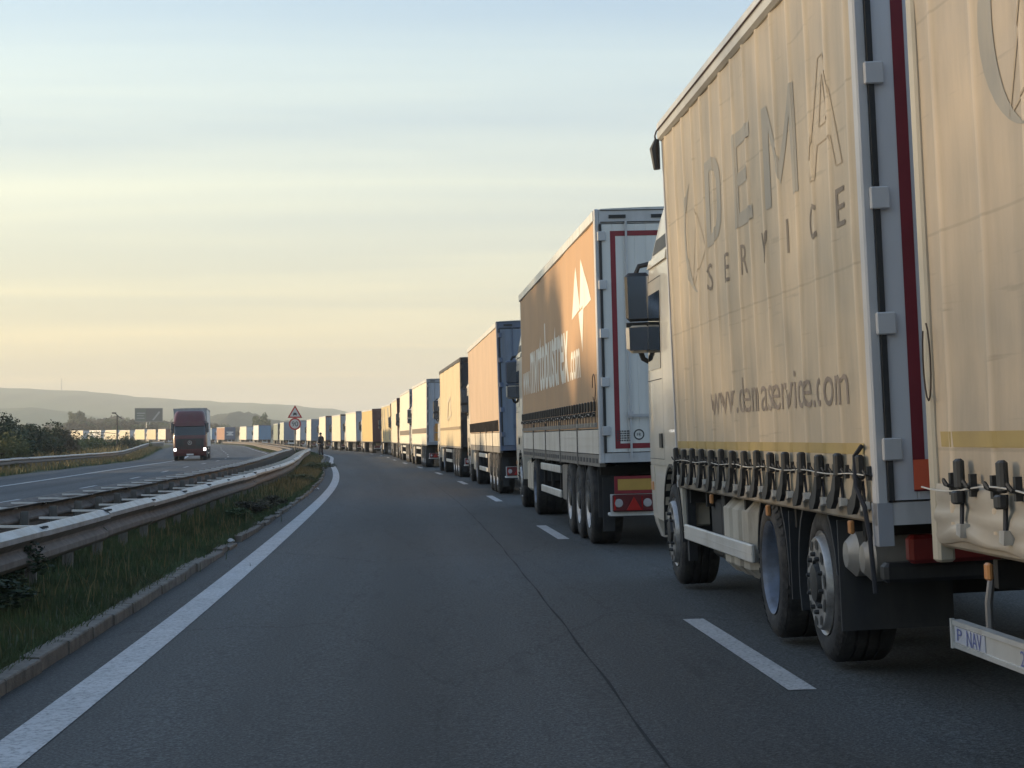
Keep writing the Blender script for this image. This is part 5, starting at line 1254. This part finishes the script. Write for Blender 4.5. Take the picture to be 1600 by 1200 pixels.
# ------------------------------------------------------------------ the man by the road
def person(loc, rz):
    root = tag(link('person', None, loc=loc, rot=(0, 0, rz)), 'man in dark jacket and trousers standing at the kerb on the bend, seen in silhouette', 'person')
    def skin(name, J, E_, Rd, mat, sub=2):
        me = bpy.data.meshes.new(name); me.from_pydata(J, E_, []); o = link(name, me); me.materials.append(mat)
        md = o.modifiers.new('s', 'SKIN'); 
        for i, r in enumerate(Rd): me.skin_vertices[0].data[i].radius = r if isinstance(r, tuple) else (r, r)
        me.skin_vertices[0].data[0].use_root = True
        o.modifiers.new('b', 'SUBSURF').levels = sub; o.modifiers['b'].render_levels = sub
        dg = bpy.context.evaluated_depsgraph_get(); m2 = bpy.data.meshes.new_from_object(o.evaluated_get(dg)); bpy.data.objects.remove(o)
        m2.shade_smooth(); m2.name = name; return link(name, m2, root)
    J = [(0, 0, .95), (0, .01, 1.12), (0, .02, 1.30), (0, .01, 1.43), (0, .02, 1.52), (0, .045, 1.60), (0, .05, 1.68),
         (-.19, .0, 1.40), (-.24, -.02, 1.14), (-.19, .13, .98), (-.16, .21, 1.0), (.19, .0, 1.40), (.25, .0, 1.14), (.20, .17, 1.05), (.14, .25, 1.10),
         (-.10, 0, .90), (-.12, .04, .50), (-.13, -.02, .09), (-.14, .13, .045), (.10, 0, .90), (.12, .02, .50), (.15, -.06, .09), (.17, .09, .045)]
    E_ = [(0, 1), (1, 2), (2, 3), (3, 4), (4, 5), (5, 6), (3, 7), (7, 8), (8, 9), (9, 10), (3, 11), (11, 12), (12, 13), (13, 14), (0, 15), (15, 16), (16, 17), (17, 18), (0, 19), (19, 20), (20, 21), (21, 22)]
    Rd = [(.16, .12), (.15, .12), (.17, .13), (.12, .09), (.055, .055), (.085, .095), (.075, .085), .07, .05, .04, .032, .07, .05, .04, .032, .095, .07, .05, .042, .095, .07, .05, .042]
    skin('body', J, E_, Rd, mk('skin_tone', (.30, .18, .12), .6))
    C1 = mk('jacket_dark', (.016, .017, .024), .8, var=.2); C2 = mk('trousers_dark', (.022, .024, .034), .85, var=.2)
    skin('jacket', [(0, 0, .86), (0, .01, 1.12), (0, .02, 1.30), (0, .01, 1.45), (-.20, .0, 1.40), (-.25, -.02, 1.14), (-.20, .12, 1.0), (.20, 0, 1.40), (.26, 0, 1.14), (.21, .15, 1.06)],
         [(0, 1), (1, 2), (2, 3), (3, 4), (4, 5), (5, 6), (3, 7), (7, 8), (8, 9)], [(.20, .155), (.19, .155), (.20, .15), (.11, .09), .085, .068, .055, .085, .068, .055], C1)
    skin('trousers', [(0, 0, .93), (-.10, 0, .86), (-.12, .04, .50), (-.13, -.02, .12), (.10, 0, .86), (.12, .02, .50), (.15, -.06, .12)], [(0, 1), (1, 2), (2, 3), (0, 4), (4, 5), (5, 6)], [(.165, .125), .115, .085, .07, .115, .085, .07], C2)
    m = MB(); m.lathe([(-.02, .0), (.0, .088), (.06, .094), (.11, .075), (.135, .0)], 14, c=(0, .035, 1.63), axis='z'); link('hair', m.mesh('hair', mk('hair_dark', (.015, .012, .01), .9), 60), root)
    m = MB()
    for (x, y) in ((-.135, .06), (.16, .02)): m.rbox(x - .05, x + .05, y - .12, y + .15, .0, .09, .025)
    link('shoes', m.mesh('shoes', M_BLK, 50), root)
    m = MB(); m.tube([(0, .13, 1.60), (0, .155, 1.585)], .014, 6); m.box(-.045, -.02, .125, .135, 1.615, 1.628); m.box(.02, .045, .125, .135, 1.615, 1.628); m.box(-.03, .03, .128, .136, 1.545, 1.555)
    link('face', m.mesh('face', mk('face_dark', (.16, .09, .06), .7)), root)  # nose, eyes and mouth in a darker skin tone
    return root
Y = 139.; X = (501.5 - 800) / 3050 * Y; sp_, up_ = nearest(X, Y)
person((X, Y, .025 * (up_ - 3.85) + (.02 if up_ > -.45 else .1)), R(55))

# ------------------------------------------------------------------ grass and weeds
M_GR = mk('grass_blades', (.046, .078, .026), .75, var=.35, scale=.8, dirt=.6, dcol=(.13, .105, .045), dstretch=(1, 1, 1), dscale=1.3)
M_DRY = mk('dry_grass', (.20, .155, .07), .85, var=.3, scale=.6, dirt=.5, dcol=(.09, .10, .03), dscale=.9, dstretch=(1, 1, 1))
M_WEED = mk('weed_leaf', (.030, .045, .018), .7, var=.35, scale=3)
rg = np.random.default_rng(4)
def grass(name, n, sfun, ufun, zfun, hmin, hmax, wd, mat, lean=.35, label=None):
    s = sfun(n); u = ufun(n); x = np.interp(s, SA, PX); y = np.interp(s, SA, PY); h = np.interp(s, SA, HH); b = np.interp(s, SA, BK)
    X = x + u * np.cos(h); Y = y + u * np.sin(h); Z = b * (u - 3.85) + zfun(u, s)
    a = rg.uniform(0, 6.28, n); hh = rg.uniform(hmin, hmax, n) * rg.uniform(.5, 1, n); l = rg.uniform(0, lean, n) * hh; a2 = rg.uniform(0, 6.28, n)
    ww = wd * rg.uniform(.6, 1.4, n) * (1 + s / 60.)
    dx, dy = np.cos(a) * ww / 2, np.sin(a) * ww / 2; lx, ly = np.cos(a2) * l, np.sin(a2) * l
    V = np.empty((n, 5, 3)); V[:, 0] = np.c_[X - dx, Y - dy, Z - .02]; V[:, 1] = np.c_[X + dx, Y + dy, Z - .02]
    V[:, 2] = np.c_[X + dx * .7 + lx * .35, Y + dy * .7 + ly * .35, Z + hh * .6]; V[:, 3] = np.c_[X - dx * .7 + lx * .35, Y - dy * .7 + ly * .35, Z + hh * .6]; V[:, 4] = np.c_[X + lx, Y + ly, Z + hh]
    base = np.arange(n)[:, None] * 5
    F = np.c_[base + [0, 1, 2, 3], base + [3, 2, 4, 4]].reshape(n, 8)
    me = bpy.data.meshes.new(name); me.vertices.add(n * 5); me.vertices.foreach_set('co', V.ravel().astype(np.float32))
    loops = np.c_[base + 0, base + 1, base + 2, base + 3, base + 3, base + 2, base + 4].ravel()
    me.loops.add(n * 7); me.loops.foreach_set('vertex_index', loops.astype(np.int32)); me.polygons.add(2 * n)
    st = np.empty((n, 2), np.int32); st[:, 0] = np.arange(n) * 7; st[:, 1] = st[:, 0] + 4; me.polygons.foreach_set('loop_start', st.ravel())
    me.update(calc_edges=True); me.validate(); me.materials.append(mat)
    o = link(name, me); tag(o, kind='stuff', label=label, cat='grass'); return o
medv = np.vectorize(med)
def clump(n, s0, s1, pw=1.6): return s0 + (s1 - s0) * rg.uniform(0, 1, n) ** pw
def dens(n, f, fn):   # rejection by a patchy field
    out = np.empty(0)
    return fn(n)
grass('grass', 150000, lambda n: clump(n, 6, 75, 1.7), lambda n: rg.uniform(-3.9, -.66, n), lambda u, s: medv(u, s), .05, .15, .008, M_GR, label='short grass on the median')
grass('tall_grass', 26000, lambda n: clump(n, 14, 150, 1.2), lambda n: -2.3 + rg.normal(0, .55, n), lambda u, s: medv(u, s), .08, .25, .009, M_GR, label='taller grass tufts under the barriers')
grass('dry_tufts', 9000, lambda n: rg.normal(82, 22, n), lambda n: rg.uniform(-1.5, -.6, n), lambda u, s: medv(u, s), .10, .36, .012, M_DRY, label='dry tufts by the kerb near the bend')
grass('dry_stalks', 3000, lambda n: clump(n, 7, 60, 1.5), lambda n: rg.uniform(-3.0, -.64, n), lambda u, s: medv(u, s), .08, .30, .006, M_DRY, lean=.7, label='scattered dry stalks in the near grass')
grass('kerb_fringe', 22000, lambda n: clump(n, 6, 80, 1.4), lambda n: -.62 + rg.normal(0, .035, n), lambda u, s: 0 * u + .03, .07, .16, .008, M_GR, lean=.9, label='grass overhanging the kerb')
grass('far_median_grass', 30000, lambda n: rg.uniform(75, 330, n), lambda n: rg.uniform(-3.9, -.66, n), lambda u, s: medv(u, s), .10, .30, .012, M_GR, label='grass on the median beyond the bend')
grass('verge_grass', 60000, lambda n: rg.uniform(60, 260, n), lambda n: rg.uniform(-24, -15.9, n), lambda u, s: 0 * u, .12, .5, .016, M_DRY, label='dry grass on the far verge')
grass('verge_green', 40000, lambda n: rg.uniform(60, 260, n), lambda n: rg.uniform(-22, -15.8, n), lambda u, s: 0 * u, .1, .35, .016, M_GR, label='green grass on the far verge')
grass('verge_tall', 26000, lambda n: rg.uniform(80, 330, n), lambda n: rg.uniform(-30, -19, n), lambda u, s: 0 * u - .1, .5, 1.3, .018, M_DRY, label='tall dry stalks before the shrubs')

# ------------------------------------------------------------------ trees and bushes
def leaves_mesh(key, n, shape, leaf, mat, seed, clumps=26, spread=.23):
    """leaf-sized faces gathered in uneven clumps through a crown of half-extents shape"""
    def f():
        r = np.random.default_rng(seed); sx, sy, sz = shape
        d = r.normal(0, 1, (clumps, 3)); d /= np.linalg.norm(d, axis=1)[:, None]; rad = r.uniform(.25, .95, (clumps, 1)) ** .6
        C = d * rad * np.array([sx, sy, sz]) * .82; C[:, 2] += 0
        cs = r.uniform(.5, 1.35, clumps); w_ = cs ** 2 / np.sum(cs ** 2); idx = r.choice(clumps, n, p=w_)
        q = r.normal(0, 1, (n, 3)); q /= np.linalg.norm(q, axis=1)[:, None]; q *= r.uniform(.3, 1, (n, 1)) ** .5
        p = C[idx] + q * cs[idx][:, None] * spread * np.array([sx, sy, sz]) * 1.15
        a = r.normal(0, 1, (n, 3)); a /= np.linalg.norm(a, axis=1)[:, None]; b = np.cross(a, r.normal(0, 1, (n, 3))); b /= np.linalg.norm(b, axis=1)[:, None]
        s = leaf * r.uniform(.5, 1.3, (n, 1)); V = np.empty((n, 4, 3)); V[:, 0] = p - a * s; V[:, 1] = p + b * s * .6; V[:, 2] = p + a * s; V[:, 3] = p - b * s * .6
        me = bpy.data.meshes.new('crown'); me.from_pydata(V.reshape(-1, 3).tolist(), [], (np.arange(n)[:, None] * 4 + np.arange(4)).tolist()); me.materials.append(mat)
        return me
    return cached(key, f)
def trunk_mesh(key, h, r0, seed, top):
    def f():
        r = random.Random(seed); m = MB(); pts = [(0, 0, -.6)]
        for k in range(1, 6): pts.append((r.uniform(-.1, .1) * k * h * .05, r.uniform(-.1, .1) * k * h * .05, h * k / 5))
        m.tube(pts, [r0 * (1.15 - .17 * k) for k in range(6)], 7)
        for i in range(9):
            k = r.randint(1, 4); a = r.uniform(0, 6.28); p = pts[k]; l = top * r.uniform(.5, .95)
            q = (p[0] + math.cos(a) * l * .5, p[1] + math.sin(a) * l * .5, p[2] + h * .12); e = (p[0] + math.cos(a) * l, p[1] + math.sin(a) * l, p[2] + h * r.uniform(.2, .38))
            m.tube([p, q, e], [r0 * .45, r0 * .3, r0 * .1], 5)
        return m.mesh('trunk', mk('bark', (.07, .055, .04), .95, var=.3, bump=.5, bscale=10), 50)
    return cached(key, f)
L_DK = mk('foliage_dark', (.028, .045, .020), .8, var=.45, scale=.9)
L_GR = mk('foliage_green', (.065, .095, .032), .8, var=.4, scale=.7)
L_OL = mk('foliage_olive', (.085, .095, .035), .8, var=.35, scale=.6)
L_BR = mk('foliage_brown', (.075, .065, .040), .85, var=.35, scale=.8)
def tree(x, y, z, h, wd, kind, seed, label, cat='tree', group=None, n=2600, leaf=None, even=False):
    mat = {'dark': L_DK, 'green': L_GR, 'olive': L_OL, 'brown': L_BR}[kind]
    v = seed % 3; lf = leaf or .11
    sc_ = h / 5.0; wsc = wd / 4.0
    bushy = cat == 'bush'
    root = tag(link('bush' if bushy else 'tree', None, loc=(x, y, z), rot=(0, 0, seed * 1.7)), label, cat, group)
    cz = 2.2 if bushy else 3.05; hz = 2.75 if bushy else 1.95
    cr = link('crown', leaves_mesh(('cr', kind, v, bushy, n, lf, even), n, (2.0, 2.0, hz), lf, mat, 30 + v + (7 if bushy else 0), clumps=90 if even else (30 if bushy else 34), spread=.5 if even else .26), root, loc=(0, 0, cz * sc_), scale=(wsc, wsc, sc_))
    link('trunk', trunk_mesh(('tr', v, bushy), 2.7, .13, v, 1.3), root, scale=(wsc, wsc, sc_))
    return root
rt = random.Random(21)
def at(px, Y, z): return ((px - 800) / 3050 * Y, Y, z)
def zpx(py, Y): return CAM_H + (685 - py) / 3050 * Y
# near left shrubs (photo column, distance, top row, width m, kind)
NB = [(10, 128, 627, 3.0, 'dark', 'tall dark conical bush rising highest at the left edge'), (-8, 118, 650, 5, 'dark', 'dark bush cut by the left edge below the tall one'),
      (30, 140, 652, 4.2, 'dark', 'dark rounded bush right of the tall conical one'), (52, 150, 655, 3.8, 'dark', 'dark bush with two low humps, third from the left edge'),
      (72, 158, 653, 4.0, 'dark', 'dark bush where the left thicket starts to drop'), (92, 170, 664, 4.6, 'brown', 'brownish dark bush at the right end of the left thicket'),
      (22, 112, 672, 2.6, 'olive', 'yellow-green bush in front of the dark thicket'), (3, 108, 668, 2.4, 'olive', 'yellow-green bush at the very left edge behind the barrier'),
      (112, 190, 674, 4.6, 'green', 'low green bush beside the brownish one'), (130, 205, 680, 4.4, 'green', 'low green bush left of the utility pole, in front of sunlit lorries'),
      (150, 212, 671, 4.6, 'green', 'low green bush just left of the utility pole'), (168, 220, 684, 4.4, 'dark', 'low dark bush under the utility pole'),
      (190, 232, 677, 3.6, 'dark', 'small dark bush right of the utility pole'), (203, 240, 672, 1.7, 'dark', 'narrow upright dark bush left of the billboard poles'), (215, 250, 684, 4, 'green', 'lowest green bush at the end of the outer barrier')]
for i, (px, Y, py, wd, kind, lab) in enumerate(NB):
    z0 = -.75; tree(*at(px, Y, z0), (zpx(py, Y) - z0) * 1.0, wd, kind, i, lab, 'bush', n=3400)
# belt of hazy trees in the valley
ORD = 'first second third fourth fifth sixth seventh eighth ninth tenth eleventh twelfth thirteenth fourteenth fifteenth sixteenth seventeenth eighteenth nineteenth twentieth'.split()
KL = {'olive': 'olive-green', 'brown': 'brownish', 'green': 'green', 'dark': 'dark'}
k = 0
for row, (Y0, n_, pa, pb) in enumerate(((690, 22, 30, 250), (800, 24, 30, 345), (950, 26, 40, 450), (1150, 26, 30, 470))):
    cnt = {}
    for i in range(n_):
        px = pa + (pb - pa) * (i + rt.uniform(-.3, .3)) / n_; Y = Y0 * rt.uniform(.93, 1.08)
        ty = np.interp(px, [0, 60, 120, 160, 200, 250, 300, 345, 380, 450], [665, 662, 652, 650, 648, 652, 655, 658, 662, 664]) + rt.uniform(-2, 7) 
        z0 = -1.3; ty += (10, 5, 2, 0)[row]; h = zpx(ty, Y) - z0; kind = rt.choice(['olive', 'brown', 'green', 'brown'])
        cnt[kind] = cnt.get(kind, -1) + 1; tree(*at(px, Y, z0), h, h * rt.uniform(.8, 1.3), kind, k, ORD[cnt[kind]] + ' ' + KL[kind] + ' tree from the left in the ' + ['nearest', 'second', 'third', 'farthest'][row] + ' row of the hazy belt', 'tree', 'hazy trees of the valley belt', n=1300, leaf=.22); k += 1
tree(*at(121, 900, -1.3), zpx(636, 900) + 1.3, 11, 'olive', 5, 'tallest olive tree of the hazy belt, left of the billboard', 'tree', n=1300, leaf=.22)
tree(*at(409, 800, -1.3), zpx(643, 800) + 1.3, 8, 'green', 7, 'single tree standing above the white lorry with the sky blue rear', 'tree', n=1300, leaf=.22)
# roadside trees left of the picture: these shade the near lane and the near lorries
SHADE = [(-30, y, (6.3 if y < 50 else 5.3) + .4 * math.sin(y), 8.5, 9000, .15, False) for y in range(-14, 98, 6)] + \
        [(-32, y, 10.2 + .3 * math.sin(y * 2), 12, 4200, .055, True) for y in (-3, 2, 7, 12, 17, 22)] + \
        [(-33, 27, 7.9, 7, 14000, .17, False), (-33, 31, 8.0, 8, 14000, .17, False), (-34, 35, 8.8, 8, 14000, .17, False), (-34, 38.5, 10.2, 8, 14000, .17, False), (-34, 42, 10.2, 8, 14000, .17, False), (-34, 46, 8.2, 6, 9000, .13, False)]
for i, (x, y, h, wd, n_, lf_, ev) in enumerate(SHADE):
    tree(x, y, -1.0, h, wd, 'dark', i, 'roadside tree beyond the opposite carriageway, outside the left edge', 'tree', 'roadside trees beyond the left edge', n=n_, leaf=lf_, even=ev)
# weeds at the near left corner and along the kerb
for i, (px, py, w_, h_, kind) in enumerate(((10, 940, .9, .55, 'dark'), (45, 905, .8, .42, 'dark'), (85, 890, .6, .30, 'green'), (-10, 985, .8, .4, 'dark'), (400, 812, .9, .34, 'brown'), (372, 820, .6, .28, 'green'), (428, 800, .6, .30, 'brown'), (503, 737, 1.4, .42, 'olive'), (489, 742, 1.3, .45, 'olive'), (470, 760, 1.2, .34, 'olive'))):
    h0 = 1.32 + .13; s_ = (py - 685) / h0; Y = 3050 / s_; X = (px - 800) / s_
    ss_, uu_ = nearest(X, Y); z0 = .025 * (uu_ - 3.85) + .08
    WL = ['tallest dark weed clump at the lower left edge', 'dark weed clump under the near barrier, second from the left edge', 'thin green weed clump under the near barrier', 'dark weed clump cut by the left edge above the kerb', 'brown weed clump behind the broken kerb', 'small green weed left of the brown clump behind the broken kerb', 'brown weed right of the white litter', 'olive weeds at the feet of the standing man', 'sunlit olive weeds below the end of the near barrier', 'olive weeds between the barrier and the kerb before the bend']
    tree(X, Y, z0 - .05, h_, w_, kind, i, WL[i], 'weed', n=1400, leaf=.16)
# litter
M_LIT = mk('litter_white', (.55, .55, .56), .6, var=.1)
for i, (px, py, lab) in enumerate(((362, 851, 'crumpled white litter on the verge by the broken kerb'), (496, 764, 'small pale litter against the kerb near the bend'))):
    s_ = (py - 685) / 1.40; Y = 3050 / s_; X = (px - 800) / s_
    m = MB(); r = random.Random(i); vs = []
    for a in range(8):
        for bq in range(4):
            rr_ = .042 * r.uniform(.5, 1.2) * math.sin((bq + .5) / 4 * math.pi); vs.append((rr_ * math.cos(a * .785) * 1.4, rr_ * math.sin(a * .785), .01 + .02 * bq * r.uniform(.6, 1)))
    fs = [(a * 4 + b, ((a + 1) % 8) * 4 + b, ((a + 1) % 8) * 4 + b + 1, a * 4 + b + 1) for a in range(8) for b in range(3)] + [tuple(a * 4 + 3 for a in range(8))]
    m.add(vs, fs); ss_, uu_ = nearest(X, Y)
    tag(link('litter', m.mesh('litter', M_LIT), loc=(X, Y, .025 * (uu_ - 3.85) + (.05 if uu_ < -.46 else 0))), lab, 'litter')

# ------------------------------------------------------------------ haze
m = MB(); m.box(-8000, 6000, -600, 7800, -4.5, 125)
hz = link('haze', m.mesh('haze', None) if False else None) if False else None
me = MB().box(-7000, 6000, -500, 7000, -4.5, 125); mv = bpy.data.materials.new('haze_air'); mv.use_nodes = True; t = mv.node_tree; t.nodes.clear()
oo = N(t, 'ShaderNodeOutputMaterial'); pv = N(t, 'ShaderNodeVolumePrincipled'); pv.inputs['Color'].default_value = (1, 1, .93, 1); pv.inputs['Density'].default_value = .00029; pv.inputs['Anisotropy'].default_value = .0
t.links.new(pv.outputs[0], oo.inputs['Volume'])
hz = tag(link('haze', me.mesh('haze', mv)), kind='stuff')
